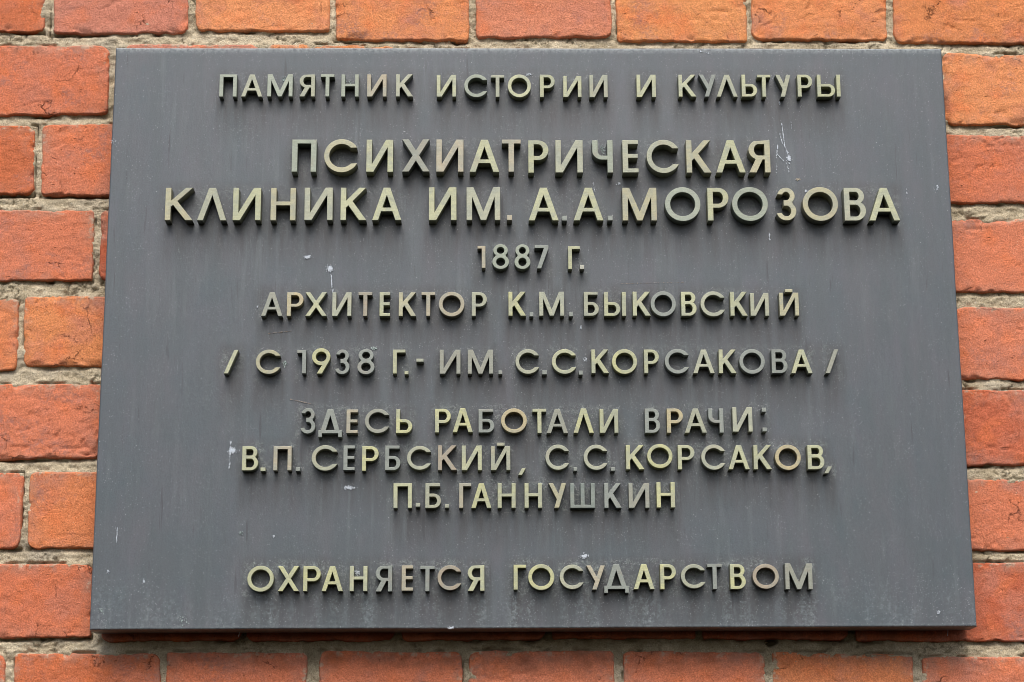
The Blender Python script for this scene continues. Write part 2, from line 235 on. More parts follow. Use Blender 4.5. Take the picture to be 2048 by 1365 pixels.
# corner points (top left, top right, bottom left, bottom right) as x,z pairs, tint
BRICKS = [
    ([-630.6, 472.1, -512.4, 472.4, -624.8, 389.6, -507.8, 389.8], 'o2'),
    ([-504.5, 471.4, -389.9, 471.7, -500.0, 388.8, -386.6, 389.0], 'rs'),
    ([-382.0, 470.6, -263.3, 470.9, -378.8, 388.0, -261.3, 388.2], 'or'),
    ([-255.4, 470.4, -130.5, 470.7, -253.5, 388.2, -129.8, 388.4], 'o2'),
    ([-122.7, 469.7, 11.4, 470.0, -122.0, 387.9, 10.6, 388.2], 'rd'),
    ([19.3, 470.0, 150.7, 470.4, 18.5, 387.6, 148.5, 387.9], 'or'),
    ([158.6, 469.3, 289.3, 469.7, 156.4, 387.9, 285.8, 388.1], 'rs'),
    ([297.2, 468.6, 428.2, 468.9, 293.6, 388.2, 423.4, 388.4], 'o2'),
    ([436.1, 467.9, 567.5, 468.2, 431.2, 387.3, 561.2, 387.6], 'or'),
    ([-604.8, 380.2, -469.5, 379.9, -600.7, 305.2, -466.6, 304.8], 'dk'),
    ([-461.2, 379.4, -331.4, 379.1, -456.9, 302.7, -328.4, 303.4], 'pk'),
    ([-323.2, 379.6, -193.0, 379.9, -321.3, 306.5, -192.3, 305.6], 'or'),
    ([-187.7, 378.8, -57.7, 379.0, -185.9, 296.8, -57.3, 295.9], 'or'),
    ([-50.9, 378.0, 80.8, 378.2, -50.5, 299.0, 79.9, 299.7], 'sl'),
    ([85.7, 378.2, 213.4, 378.5, 85.2, 295.6, 211.5, 295.2], 'br'),
    ([218.2, 377.4, 350.1, 377.6, 216.4, 297.8, 346.9, 297.4], 'or'),
    ([356.4, 376.6, 492.5, 376.8, 353.5, 293.8, 488.2, 293.4], 'or'),
    ([500.3, 375.8, 624.4, 376.0, 494.4, 292.9, 617.2, 293.0], 'rs'),
    ([-665.6, 291.2, -541.5, 291.3, -661.9, 218.4, -539.0, 218.4], 'rs'),
    ([-533.8, 290.3, -403.2, 289.9, -531.4, 218.4, -402.0, 220.0], 'rs'),
    ([-394.1, 291.5, -259.3, 291.6, -391.9, 216.4, -258.4, 216.5], 'pk'),
    ([-254.1, 292.1, -130.0, 289.7, -252.7, 215.5, -129.8, 215.5], 'br'),
    ([-122.7, 286.6, 8.3, 286.7, -122.2, 214.5, 7.7, 214.5], 'o2'),
    ([15.0, 285.7, 142.0, 285.8, 14.3, 213.5, 140.1, 213.6], 'o2'),
    ([149.7, 285.3, 276.5, 285.4, 147.8, 212.6, 273.4, 212.6], 'o2'),
    ([283.3, 284.9, 391.9, 285.0, 280.1, 211.6, 387.7, 211.6], 'o2'),
    ([399.6, 283.4, 520.9, 281.5, 398.2, 210.1, 518.4, 209.1], 'or'),
    ([-593.2, 208.3, -470.2, 208.3, -590.0, 140.4, -468.1, 139.9], 'dk'),
    ([-463.6, 209.3, -336.6, 210.4, -461.0, 139.4, -335.1, 138.8], 'rs'),
    ([282.5, 202.5, 371.8, 202.5, 279.5, 133.2, 367.9, 133.1], 'o2'),
    ([379.3, 199.9, 491.2, 198.4, 377.9, 131.6, 488.8, 130.6], 'rs'),
    ([498.4, 198.4, 594.7, 198.5, 493.5, 130.6, 589.0, 130.5], 'o2'),
    ([-550.1, 124.6, -410.6, 124.5, -547.6, 55.2, -409.3, 56.0], 'rs'),
    ([-403.5, 124.5, -278.2, 125.5, -403.3, 56.0, -279.1, 55.9], 'rd'),
    ([304.8, 116.3, 383.2, 116.2, 301.4, 44.6, 379.0, 44.5], 'o2'),
    ([387.9, 115.2, 535.2, 114.6, 387.5, 43.5, 533.5, 42.3], 'rs'),
    ([-609.4, 38.4, -476.2, 38.2, -606.8, -29.9, -474.8, -30.1], 'o2'),
    ([-470.3, 40.1, -331.6, 40.0, -469.4, -26.8, -332.0, -27.1], 'or'),
    ([275.0, 30.0, 368.8, 29.9, 272.0, -38.2, 365.0, -38.4], 'o2'),
    ([376.3, 28.9, 509.7, 27.8, 376.1, -39.8, 508.3, -41.0], 'rs'),
    ([-532.6, -43.7, -396.1, -43.5, -531.0, -114.3, -395.8, -112.8], 'rs'),
    ([-388.3, -43.5, -259.7, -43.8, -385.3, -112.8, -257.9, -113.2], 'o2'),
    ([304.0, -49.7, 387.6, -49.8, 300.6, -120.2, 383.4, -120.4], 'o2'),
    ([395.0, -50.8, 534.1, -52.0, 394.4, -121.4, 532.2, -122.7], 'rd'),
    ([-593.2, -125.2, -463.2, -126.5, -591.9, -194.3, -463.1, -195.6], 'rs'),
    ([-456.9, -125.6, -320.3, -125.5, -456.8, -195.6, -321.5, -196.1], 'o2'),
    ([272.4, -133.1, 363.3, -133.4, 269.5, -198.5, 359.6, -198.8], 'o2'),
    ([370.6, -134.3, 505.8, -136.1, 370.5, -199.7, 504.5, -201.1], 'rs'),
    ([-522.3, -209.4, -396.0, -209.9, -520.8, -277.4, -395.7, -275.7], 'rs'),
    ([-388.0, -208.1, -261.2, -208.5, -386.1, -279.7, -260.7, -278.9], 'dk'),
    ([-257.6, -208.5, -124.8, -209.0, -256.2, -279.8, -124.6, -279.9], 'rd'),
    ([-119.3, -209.0, 10.2, -209.4, -118.8, -279.9, 9.6, -279.1], 'rs'),
    ([16.6, -209.5, 146.9, -209.9, 16.3, -278.7, 145.4, -279.2], 'rs'),
    ([151.9, -209.9, 284.4, -210.4, 150.8, -278.8, 282.0, -280.7], 'rd'),
    ([290.7, -210.4, 454.5, -211.9, 289.6, -282.0, 451.8, -282.7], 'rd'),
    ([461.8, -211.9, 583.1, -212.3, 461.2, -284.1, 581.3, -284.5], 'rs'),
    ([-603.6, -289.9, -470.8, -290.4, -599.0, -351.6, -467.4, -352.2], 'rs'),
    ([-462.4, -290.0, -332.8, -290.1, -460.3, -353.1, -331.8, -353.7], 'dk'),
    ([-327.5, -289.3, -202.5, -290.2, -326.6, -352.9, -202.6, -353.5], 'rs'),
    ([-191.4, -288.9, -63.8, -289.9, -191.1, -353.5, -64.7, -354.1], 'rs'),
    ([-58.0, -289.1, 71.7, -289.6, -58.0, -354.1, 70.5, -354.7], 'rs'),
    ([79.7, -290.1, 207.0, -291.5, 79.3, -354.8, 205.5, -355.4], 'rs'),
    ([213.7, -291.1, 339.8, -294.3, 213.0, -356.3, 338.2, -356.9], 'o2'),
    ([347.8, -296.5, 476.5, -296.2, 346.5, -358.7, 474.1, -359.3], 'rs'),
    ([483.7, -296.6, 598.3, -297.1, 479.0, -360.2, 592.6, -360.7], 'rs'),
    ([-550.0, -363.1, -422.8, -363.7, -545.6, -429.1, -419.5, -429.8], 'rs'),
    ([-415.8, -363.7, -286.5, -364.4, -412.6, -429.9, -284.5, -430.5], 'o2'),
    ([-279.5, -363.5, -149.9, -364.1, -277.5, -430.6, -149.1, -431.3], 'rd'),
    ([-142.9, -364.2, -12.9, -364.8, -142.1, -431.3, -13.4, -432.0], 'rs'),
    ([-5.9, -364.8, 124.4, -365.5, -6.4, -432.0, 122.6, -432.7], 'o2'),
    ([131.4, -366.4, 262.0, -367.0, 129.6, -433.6, 259.0, -434.3], 'or'),
    ([269.0, -367.9, 399.9, -368.5, 266.0, -435.2, 395.6, -435.9], 'rs'),
    ([406.9, -369.4, 538.1, -370.1, 402.6, -436.8, 532.5, -437.5], 'rs'),
]

# white marks on the plate: kind, x, z, ...
MARKS = [
    ('s', 235.5, 198.2, 237.4, 176.3, 0.76, 90, 'w'),
    ('s', 237.4, 176.3, 239.9, 167.4, 0.95, 40, 'w'),
    ('s', 233.2, 188.2, 235.2, 178.3, 0.57, 26, 'w'),
    ('b', 241.1, 163.0, 2.13, 4.25, 0, 120, 'w'),
    ('s', 231.3, 176.3, 228.9, 162.5, 0.76, 26, 'w'),
    ('s', 230.0, 167.4, 235.4, 160.5, 0.66, 20, 'w'),
    ('s', 228.7, 157.6, 228.8, 146.8, 0.57, 14, 'w'),
    ('s', 238.2, 159.0, 240.6, 149.2, 0.61, 12, 'w'),
    ('b', 249.2, 142.3, 2.36, 1.42, 0, 24, 's'),
    ('b', 234.3, 218.1, 1.42, 1.89, 0, 16, 'w'),
    ('s', 244.6, 192.2, 244.5, 201.2, 0.47, 8, 'w'),
    ('b', -206.0, 67.0, 3.78, 1.89, 0, 70, 'w'),
    ('b', -185.2, 56.0, 3.31, 3.78, 0, 130, 'w'),
    ('s', -184.2, 51.2, -183.0, 35.0, 0.95, 34, 'w'),
    ('b', 255.7, 130.6, 1.18, 1.65, 0, 22, 'w'),
    ('s', 220.2, 90.2, 219.9, 82.5, 0.85, 20, 'w'),
    ('s', 349.6, 133.0, 349.8, 128.1, 0.71, 12, 'w'),
    ('b', 378.6, 134.0, 1.42, 3.78, 0, 26, 'w'),
    ('b', -269.6, -113.7, 4.25, 2.84, 0, 120, 'w'),
    ('s', -271.2, -104.6, -272.2, -130.1, 0.85, 54, 'w'),
    ('b', -164.9, -147.6, 5.67, 1.89, 0, 110, 'w'),
    ('b', 44.1, -209.8, 3.78, 2.84, 0, 120, 'w'),
    ('b', -144.0, -19.3, 2.36, 1.89, 0, 40, 't'),
    ('b', -156.3, -223.7, 2.36, 3.31, 0, 60, 'w'),
    ('b', -250.6, 19.9, 0.95, 0.95, 0, 10, 'w'),
    ('b', 44.4, 0.2, 0.95, 1.89, 0, 16, 'w'),
    ('b', 66.9, 171.4, 3.31, 5.67, 0, 50, 't'),
    ('s', -369.4, -183.0, -369.7, -196.4, 0.66, 36, 'w'),
    ('b', -260.0, -187.8, 2.84, 1.89, 0, 24, 't'),
    ('b', -344.1, -230.6, 0.95, 1.89, 0, 18, 'w'),
    ('b', -73.7, -272.5, 2.84, 1.18, 0, 50, 'w'),
    ('b', -230.7, -191.0, 1.42, 1.42, 0, 14, 'w'),
    ('s', 58.0, 139.9, 58.8, 130.2, 0.61, 14, 'w'),
    ('b', 81.7, 138.0, 2.36, 1.42, 0, 18, 'w'),
    ('b', -387.9, 179.2, 2.84, 3.31, 0, 12, 'w'),
    ('b', -230.4, 240.9, 3.78, 3.78, 0, 50, 't'),
    ('b', -169.4, 238.4, 5.67, 1.89, 0, 30, 't'),
    ('b', -1.6, 246.1, 4.73, 2.36, 0, 40, 'w'),
    ('s', 158.6, 270.4, 170.3, 267.4, 0.57, 16, 'w'),
    ('s', -183.6, 44.5, -182.5, 33.6, 0.76, 20, 'w'),
    ('b', -224.4, -33.6, 2.36, 2.84, 0, 40, 't'),
    ('b', 47.6, -30.4, 2.36, 2.84, 0, 26, 'w'),
    ('b', -380.7, -256.4, 3.78, 3.31, 0, 22, 't'),
    ('b', -309.1, -264.5, 5.67, 5.67, 0, 24, 't'),
    ('b', -376.1, -222.1, 2.36, 2.36, 0, 14, 'w'),
    ('b', 356.7, -260.5, 1.89, 2.36, 0, 20, 'w'),
    ('s', -219.2, -66.6, -200.2, -70.8, 0.33, 60, 'n'),
    ('s', -240.9, -5.5, -218.3, -2.8, 0.28, 60, 'n'),
    ('s', 80.8, 41.4, 140.6, 42.7, 0.24, 70, 'n'),
]

HOLE = (214.0, -282.2)
WIRES = [[-261.9, -272.9], [369.3, -274.5]]
BRICK_Y = 0.036
MM = 0.001

# ------------------------------------------------------------------ helpers
def hsh(i, j, s):
    i = i.astype(np.uint64); j = j.astype(np.uint64)
    h = (i * np.uint64(374761393) + j * np.uint64(668265263) + np.uint64(s * 974711 + 12345)) & np.uint64(0xffffffff)
    h = ((h ^ (h >> np.uint64(13))) * np.uint64(1274126177)) & np.uint64(0xffffffff)
    h = ((h ^ (h >> np.uint64(16))) * np.uint64(2246822519)) & np.uint64(0xffffffff)
    return ((h ^ (h >> np.uint64(15))) & np.uint64(0xffff)).astype(float) / 65535.0
def vnoise(x, y, s):
    x = np.asarray(x, float) + 5000.0; y = np.asarray(y, float) + 5000.0
    i = np.floor(x); j = np.floor(y); fx = x - i; fy = y - j
    fx = fx * fx * (3 - 2 * fx); fy = fy * fy * (3 - 2 * fy)
    a = hsh(i, j, s); b = hsh(i + 1, j, s); c = hsh(i, j + 1, s); d = hsh(i + 1, j + 1, s)
    return (a * (1 - fx) + b * fx) * (1 - fy) + (c * (1 - fx) + d * fx) * fy - 0.5
def fbm(x, y, s, octs=4, gain=0.5):
    r = 0; a = 1
    for k in range(octs):
        r = r + a * vnoise(x * 2 ** k + k * 17.3, y * 2 ** k - k * 9.1, s + k); a *= gain
    return r
def sstep(a, b, x):
    t = np.clip((x - a) / (b - a), 0, 1); return t * t * (3 - 2 * t)
def link(o, parent=None):
    COL.objects.link(o)
    if parent is not None:
        o.parent = parent
        o.location = Vector(o.location) - Vector(parent.location)
    return o
def raw_mesh(name, co, quads, smooth=True):
    me = bpy.data.meshes.new(name)
    co = np.asarray(co, np.float32); quads = np.asarray(quads, np.int32)
    me.vertices.add(len(co)); me.vertices.foreach_set('co', co.ravel())
    me.loops.add(quads.size); me.loops.foreach_set('vertex_index', quads.ravel())
    me.polygons.add(len(quads))
    me.polygons.foreach_set('loop_start', np.arange(0, quads.size, quads.shape[1], dtype=np.int32))
    me.polygons.foreach_set('loop_total', np.full(len(quads), quads.shape[1], np.int32))
    me.polygons.foreach_set('use_smooth', np.full(len(quads), smooth, bool))
    me.update(calc_edges=True); me.validate()
    return me
def grid_quads(nx, nz, off=0):
    i, j = np.meshgrid(np.arange(nx - 1), np.arange(nz - 1), indexing='xy')
    a = (j * nx + i).ravel() + off
    return np.stack([a, a + 1, a + nx + 1, a + nx], 1)       # seen from -Y this winding faces the viewer
def ring_index(nx, nz):
    return np.concatenate([np.arange(nx), np.arange(1, nz) * nx + nx - 1, (nz - 1) * nx + np.arange(nx - 2, -1, -1), np.arange(nz - 2, 0, -1) * nx])
def attr(me, name, vals):
    a = me.attributes.new(name, 'FLOAT', 'POINT'); a.data.foreach_set('value', np.asarray(vals, np.float32).ravel())

def lin(c):
    return tuple((v / 255 / 12.92 if v / 255 <= 0.04045 else ((v / 255 + 0.055) / 1.055) ** 2.4) for v in c)

class NT:
    """small node-tree writer"""
    def __init__(s, name):
        s.m = bpy.data.materials.new(name); s.m.use_nodes = True
        s.n = s.m.node_tree.nodes; s.l = s.m.node_tree.links
        s.b = s.n['Principled BSDF']
        s.pos = s.n.new('ShaderNodeNewGeometry').outputs['Position']
    def put(s, sock, v):
        if isinstance(v, bpy.types.NodeSocket): s.l.new(v, sock)
        elif isinstance(v, (tuple, list)) and len(v) == 3 and sock.type == 'RGBA': sock.default_value = (*v, 1)
        else: sock.default_value = v
    def noise(s, scale, detail=3, rough=0.55, vec=None, dist=0.0, col=False):
        n = s.n.new('ShaderNodeTexNoise'); s.put(n.inputs['Vector'], vec or s.pos)
        n.inputs['Scale'].default_value = scale; n.inputs['Detail'].default_value = detail
        n.inputs['Roughness'].default_value = rough; n.inputs['Distortion'].default_value = dist
        return n.outputs['Color' if col else 'Fac']
    def vor(s, scale, feature='F1', out='Distance', vec=None, rnd=1.0):
        n = s.n.new('ShaderNodeTexVoronoi'); n.feature = feature; s.put(n.inputs['Vector'], vec or s.pos)
        n.inputs['Scale'].default_value = scale; n.inputs['Randomness'].default_value = rnd
        return n.outputs[out]
    def math(s, op, a, b=0.0, c=None):
        n = s.n.new('ShaderNodeMath'); n.operation = op; s.put(n.inputs[0], a); s.put(n.inputs[1], b)
        if c is not None: s.put(n.inputs[2], c)
        return n.outputs[0]
    def mr(s, v, a, b, c=0.0, d=1.0):
        n = s.n.new('ShaderNodeMapRange'); n.clamp = True; s.put(n.inputs[0], v)
        for k, x in enumerate((a, b, c, d)): n.inputs[1 + k].default_value = x
        return n.outputs[0]
    def mix(s, f, a, b, mode='MIX'):
        n = s.n.new('ShaderNodeMix'); n.data_type = 'RGBA'; n.blend_type = mode
        s.put(n.inputs[0], f); s.put(n.inputs[6], a); s.put(n.inputs[7], b); return n.outputs[2]
    def vmul(s, v, k):
        n = s.n.new('ShaderNodeVectorMath'); n.operation = 'MULTIPLY'; s.put(n.inputs[0], v); n.inputs[1].default_value = k; return n.outputs[0]
    def vadd(s, a, b):
        n = s.n.new('ShaderNodeVectorMath'); n.operation = 'ADD'; s.put(n.inputs[0], a); s.put(n.inputs[1], b); return n.outputs[0]
    def at(s, name):
        n = s.n.new('ShaderNodeAttribute'); n.attribute_name = name; return n.outputs['Fac']
    def bump(s, h, dist, strength=1.0, nrm=None):
        n = s.n.new('ShaderNodeBump'); n.inputs['Distance'].default_value = dist; n.inputs['Strength'].default_value = strength
        s.put(n.inputs['Height'], h)
        if nrm is not None: s.l.new(nrm, n.inputs['Normal'])
        return n.outputs[0]
    def done(s, col, rough, nrm=None, metal=0.0, spec=None):
        s.put(s.b.inputs['Base Color'], col); s.put(s.b.inputs['Roughness'], rough); s.put(s.b.inputs['Metallic'], metal)
        if nrm is not None: s.l.new(nrm, s.b.inputs['Normal'])
        if spec is not None: s.b.inputs['Specular IOR Level'].default_value = spec
        return s.m

# ------------------------------------------------------------------ materials
def mat_brick():
    t = NT('fired_clay')
    oi = t.n.new('ShaderNodeObjectInfo')
    rv = t.n.new('ShaderNodeCombineXYZ')
    for k, f in enumerate((7.1, 3.3, 11.7)): t.l.new(t.math('MULTIPLY', oi.outputs['Random'], f), rv.inputs[k])
    p = t.vadd(t.pos, rv.outputs[0])
    wob = t.vmul(t.noise(60, 3, 0.6, p, col=True), (0.02, 0.02, 0.02))
    pw = t.vadd(p, wob)
    base = oi.outputs['Color']
    big = t.noise(22, 4, 0.6, pw)
    patch = t.mr(big, 0.50, 0.68)
    c = t.mix(t.math('MULTIPLY', patch, 0.75), base, lin((190, 124, 102)))
    hot = t.mr(t.noise(34, 3, 0.55, p), 0.5, 0.7)
    c = t.mix(t.math('MULTIPLY', hot, 0.55), c, lin((222, 122, 72)))
    mid = t.noise(260, 4, 0.7, pw)
    c = t.mix(0.9, c, t.mix(t.mr(mid, 0.3, 0.7), (0.88, 0.86, 0.84), (1.12, 1.12, 1.12)), 'MULTIPLY')
    grain = t.noise(820, 3, 0.8, p)
    c = t.mix(0.95, c, t.mix(t.mr(grain, 0.34, 0.66), (0.68, 0.63, 0.60), (1.26, 1.29, 1.32)), 'MULTIPLY')
    gp = t.math('MULTIPLY', t.mr(t.noise(26, 4, 0.65, t.vadd(p, (9.0, 4.0, 1.0))), 0.54, 0.68), t.math('MULTIPLY', t.mr(t.noise(300, 3, 0.7, p), 0.4, 0.6), 0.65))
    c = t.mix(gp, c, lin((152, 112, 104)))
    # grey bloom and mortar smear close to the arrises
    edge = t.at('edge')
    sm = t.math('MULTIPLY', edge, t.mr(t.noise(70, 4, 0.65, p), 0.44, 0.60))
    c = t.mix(t.math('MULTIPLY', sm, 0.55), c, lin((168, 130, 112)))
    sm2 = t.math('MULTIPLY', t.mr(edge, 0.75, 1.0), t.mr(t.noise(120, 4, 0.7, p), 0.54, 0.62))
    c = t.mix(t.math('MULTIPLY', sm2, 0.8), c, lin((180, 168, 146)))
    # pale inclusions
    v = t.vor(420, vec=p)
    pk = t.math('MULTIPLY', t.mr(v, 0.10, 0.17, 1, 0), t.mr(t.vor(420, out='Color', vec=p), 0.80, 0.84))
    c = t.mix(t.math('MULTIPLY', pk, 0.75), c, lin((226, 190, 160)))
    c = t.mix(t.math('MULTIPLY', t.at('shade_stain'), t.mr(t.noise(60, 4, 0.65), 0.40, 0.66, 0.0, 0.5)), c, lin((120, 74, 52)))  # staining and painted plaque shadow on the bricks below the plate
    # cracks: lines between distorted cells, only here and there
    crk = t.mr(t.vor(34, 'DISTANCE_TO_EDGE', vec=t.vadd(p, t.vmul(t.noise(60, 5, 0.75, p, col=True), (0.022, 0.022, 0.022)))), 0.004, 0.013, 1, 0)
    crm = t.mr(t.noise(30, 3, 0.5, t.vadd(p, (3.0, 1.0, 2.0))), 0.60, 0.66)
    crk = t.math('MULTIPLY', crk, crm)
    # small sharp drag marks
    ps = t.vadd(t.vmul(p, (1.0, 1.0, 2.0)), t.vmul(t.noise(80, 2, 0.5, p, col=True), (0.02, 0.02, 0.02)))
    pits = t.math('MULTIPLY', t.mr(t.vor(210, vec=ps), 0.12, 0.20, 1, 0), t.mr(t.vor(210, out='Color', vec=ps), 0.74, 0.76))
    pits2 = t.mr(t.noise(480, 3, 0.75, ps), 0.66, 0.76)
    rp = t.math('FRACT', t.math('MULTIPLY', oi.outputs['Random'], 7.31))
    rough_k = t.mr(rp, 0.0, 1.0, 0.25, 1.0)
    dark = t.math('MAXIMUM', crk, t.math('MULTIPLY', pits, rough_k))
    dark = t.math('MAXIMUM', dark, t.math('MULTIPLY', pits2, t.math('MULTIPLY', rough_k, 0.8)))
    c = t.mix(t.math('MULTIPLY', dark, 0.8), c, lin((92, 48, 34)))  # soil in pits and cracks, plus cavity shade put into the colour
    h = t.math('MULTIPLY', mid, 0.9)
    h = t.math('ADD', h, t.math('MULTIPLY', grain, 0.5))
    h = t.math('SUBTRACT', h, t.math('MULTIPLY', dark, 1.1))
    return t.done(c, 0.9, t.bump(h, 0.0011, 1.0), spec=0.2)
def mat_mortar():
    t = NT('lime_mortar')
    p = t.pos
    a = t.noise(40, 5, 0.65)
    c = t.mix(t.mr(a, 0.36, 0.64), lin((192, 178, 150)), lin((226, 212, 184)))
    g = t.noise(900, 3, 0.75)
    c = t.mix(0.9, c, t.mix(t.mr(g, 0.34, 0.66), (0.58, 0.54, 0.49), (1.28, 1.28, 1.26)), 'MULTIPLY')
    v = t.vor(620)
    c = t.mix(t.math('MULTIPLY', t.mr(v, 0.12, 0.3, 1, 0), t.mr(t.vor(620, out='Color'), 0.6, 0.7)), c, lin((112, 98, 76)))
    v2 = t.vor(380)
    c = t.mix(t.math('MULTIPLY', t.mr(v2, 0.1, 0.3, 0.8, 0), t.mr(t.vor(380, out='Color'), 0.72, 0.78)), c, lin((226, 222, 208)))
    c = t.mix(t.math('MULTIPLY', t.mr(t.noise(18, 3), 0.55, 0.7), 0.4), c, lin((164, 158, 146)))
    c = t.mix(t.math('MULTIPLY', t.at('pit'), 0.55), c, lin((92, 80, 62)))
    c = t.mix(t.math('MULTIPLY', t.at('shade_stain'), t.mr(t.noise(50, 4, 0.65), 0.3, 0.65, 0.2, 0.65)), c, lin((116, 104, 78)))  # same stain with painted shadow, on the joints
    h = t.math('ADD', t.noise(330, 5, 0.75), t.math('MULTIPLY', g, 0.35))
    return t.done(c, 0.95, t.bump(h, 0.0030, 1.0), spec=0.15)
def mat_plate():
    t = NT('patinated_dark_metal')
    p = t.pos
    ps = t.vmul(p, (1.0, 1.0, 0.16))
    st = t.noise(70, 4, 0.6, ps)
    st2 = t.noise(420, 3, 0.7, t.vmul(p, (1.0, 1.0, 0.3)))
    cl = t.noise(16, 4, 0.6)
    c = t.mix(t.mr(cl, 0.36, 0.64), (0.068, 0.090, 0.100), (0.090, 0.097, 0.112))
    c = t.mix(t.math('MULTIPLY', t.mr(t.noise(28, 4, 0.6, t.vmul(p, (1.0, 1.0, 0.45))), 0.42, 0.62), 0.6), c, (0.102, 0.100, 0.110))
    c = t.mix(t.mr(st, 0.35, 0.7), c, (0.072, 0.088, 0.095))
    c = t.mix(t.math('MULTIPLY', t.mr(t.noise(60, 4, 0.7, t.vadd(ps, (1.0, 0.0, 0.0))), 0.52, 0.72), 0.5), c, (0.100, 0.116, 0.122))
    # brownish run-off below the lines, with contact shade of the letters painted in
    sk = t.math('MULTIPLY', t.at('shade_streak'), t.mr(t.noise(110, 4, 0.65, t.vmul(p, (1.0, 1.0, 0.12))), 0.32, 0.66, 0.25, 1.0))
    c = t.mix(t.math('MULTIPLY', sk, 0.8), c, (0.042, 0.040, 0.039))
    dr = t.math('MULTIPLY', t.mr(t.noise(130, 3, 0.6, t.vadd(t.vmul(p, (1.0, 1.0, 0.07)), (2.0, 0.0, 5.0))), 0.54, 0.70), t.mr(t.noise(14, 2, 0.5, t.vadd(p, (0.0, 7.0, 0.0))), 0.42, 0.6))
    c = t.mix(t.math('MULTIPLY', dr, 0.45), c, (0.125, 0.145, 0.150))
    fine = t.noise(700, 3, 0.75)
    c = t.mix(0.75, c, t.mix(t.mr(fine, 0.3, 0.7), (0.80, 0.80, 0.80), (1.2, 1.2, 1.2)), 'MULTIPLY')
    c = t.mix(0.6, c, t.mix(t.mr(st2, 0.3, 0.7), (0.91, 0.91, 0.92), (1.08, 1.08, 1.08)), 'MULTIPLY')
    # pale green-grey crust round the letters and along the lower edge
    crust = t.mr(t.noise(260, 5, 0.78), 0.46, 0.66)
    crl = t.mr(t.noise(48, 4, 0.65), 0.40, 0.62)
    hal = t.math('MULTIPLY', t.at('halo'), t.math('MULTIPLY', crust, crl))
    c = t.mix(t.math('MULTIPLY', hal, 0.75), c, (0.24, 0.28, 0.255))
    low = t.math('MULTIPLY', t.at('low'), t.math('MULTIPLY', crust, t.mr(t.noise(36, 4, 0.7, t.vmul(p, (1.0, 1.0, 0.22))), 0.46, 0.64)))
    c = t.mix(t.math('MULTIPLY', low, 0.9), c, (0.23, 0.275, 0.28))
    tp = t.math('MULTIPLY', t.at('top'), t.mr(t.noise(300, 4, 0.7), 0.36, 0.6))
    c = t.mix(t.math('MULTIPLY', tp, 0.75), c, (0.30, 0.34, 0.34))
    # specks of lime and dust
    dens = t.math('MULTIPLY_ADD', t.math('MAXIMUM', t.at('halo'), t.at('low')), 0.22, 0.12)
    sp = t.math('MULTIPLY', t.mr(t.vor(270), 0.03, 0.10, 1, 0), t.math('GREATER_THAN', t.math('MULTIPLY', dens, t.mr(t.noise(25, 3, 0.6), 0.40, 0.62, 0.25, 1.8)), t.vor(270, out='Color')))
    sp2 = t.math('MULTIPLY', t.mr(t.vor(640), 0.10, 0.24, 1, 0), t.math('GREATER_THAN', t.math('MULTIPLY', dens, t.mr(t.noise(40, 3, 0.6), 0.42, 0.62, 0.4, 2.4)), t.vor(640, out='Color')))
    c = t.mix(t.math('MULTIPLY', sp, 0.9), c, (0.66, 0.68, 0.70))
    c = t.mix(t.math('MULTIPLY', sp2, 0.45), c, (0.55, 0.57, 0.58))
    # hairline dark scores, mostly vertical
    sc = t.mr(t.noise(210, 2, 0.5, t.vmul(p, (1.0, 1.0, 0.07))), 0.67, 0.73)
    c = t.mix(t.math('MULTIPLY', sc, 0.5), c, (0.035, 0.035, 0.038))
    r = t.mr(t.noise(120, 4, 0.7), 0.3, 0.7, 0.37, 0.50)
    h = t.math('ADD', t.math('MULTIPLY', fine, 0.5), t.math('ADD', t.math('MULTIPLY', hal, 1.5), t.math('MULTIPLY', st2, 0.5)))
    return t.done(c, r, t.bump(h, 0.00016, 1.0), metal=0.0, spec=0.62)
def mat_brass():
    t = NT('weathered_brass')
    oi = t.n.new('ShaderNodeObjectInfo')
    rv = t.n.new('ShaderNodeCombineXYZ')
    for k, f in enumerate((5.1, 8.3, 2.7)): t.l.new(t.math('MULTIPLY', oi.outputs['Random'], f), rv.inputs[k])
    p = t.vadd(t.pos, rv.outputs[0])
    base = oi.outputs['Color']
    pat = t.mr(t.noise(75, 4, 0.65, p, 0.8), 0.44, 0.60)
    c = t.mix(t.math('MULTIPLY', pat, 0.5), base, lin((146, 152, 142)))
    pnk = t.mr(t.noise(55, 3, 0.6, t.vadd(p, (4.0, 2.0, 1.0))), 0.56, 0.72)
    c = t.mix(t.math('MULTIPLY', pnk, 0.16), c, lin((176, 146, 120)))
    br = t.noise(900, 3, 0.7, t.vmul(p, (0.16, 1.0, 1.0)))
    gr = t.noise(1300, 2, 0.7, p)
    c = t.mix(0.8, c, t.mix(t.mr(br, 0.3, 0.7), (0.84, 0.84, 0.83), (1.13, 1.13, 1.12)), 'MULTIPLY')
    c = t.mix(0.8, c, t.mix(t.mr(gr, 0.3, 0.7), (0.84, 0.84, 0.83), (1.15, 1.15, 1.14)), 'MULTIPLY')
    # tarnished sides, painted darker still to carry the shade under the letters
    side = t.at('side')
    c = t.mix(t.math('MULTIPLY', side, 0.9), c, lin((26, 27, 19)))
    pit = t.mr(t.noise(500, 3, 0.7, p), 0.64, 0.76)
    c = t.mix(t.math('MULTIPLY', pit, 0.5), c, lin((96, 100, 84)))
    h = t.math('ADD', t.math('MULTIPLY', br, 0.5), gr)
    return t.done(c, t.mr(t.noise(150, 3, 0.6, p), 0.3, 0.7, 0.42, 0.6), t.bump(h, 0.00012, 0.8), metal=0.12, spec=0.4)
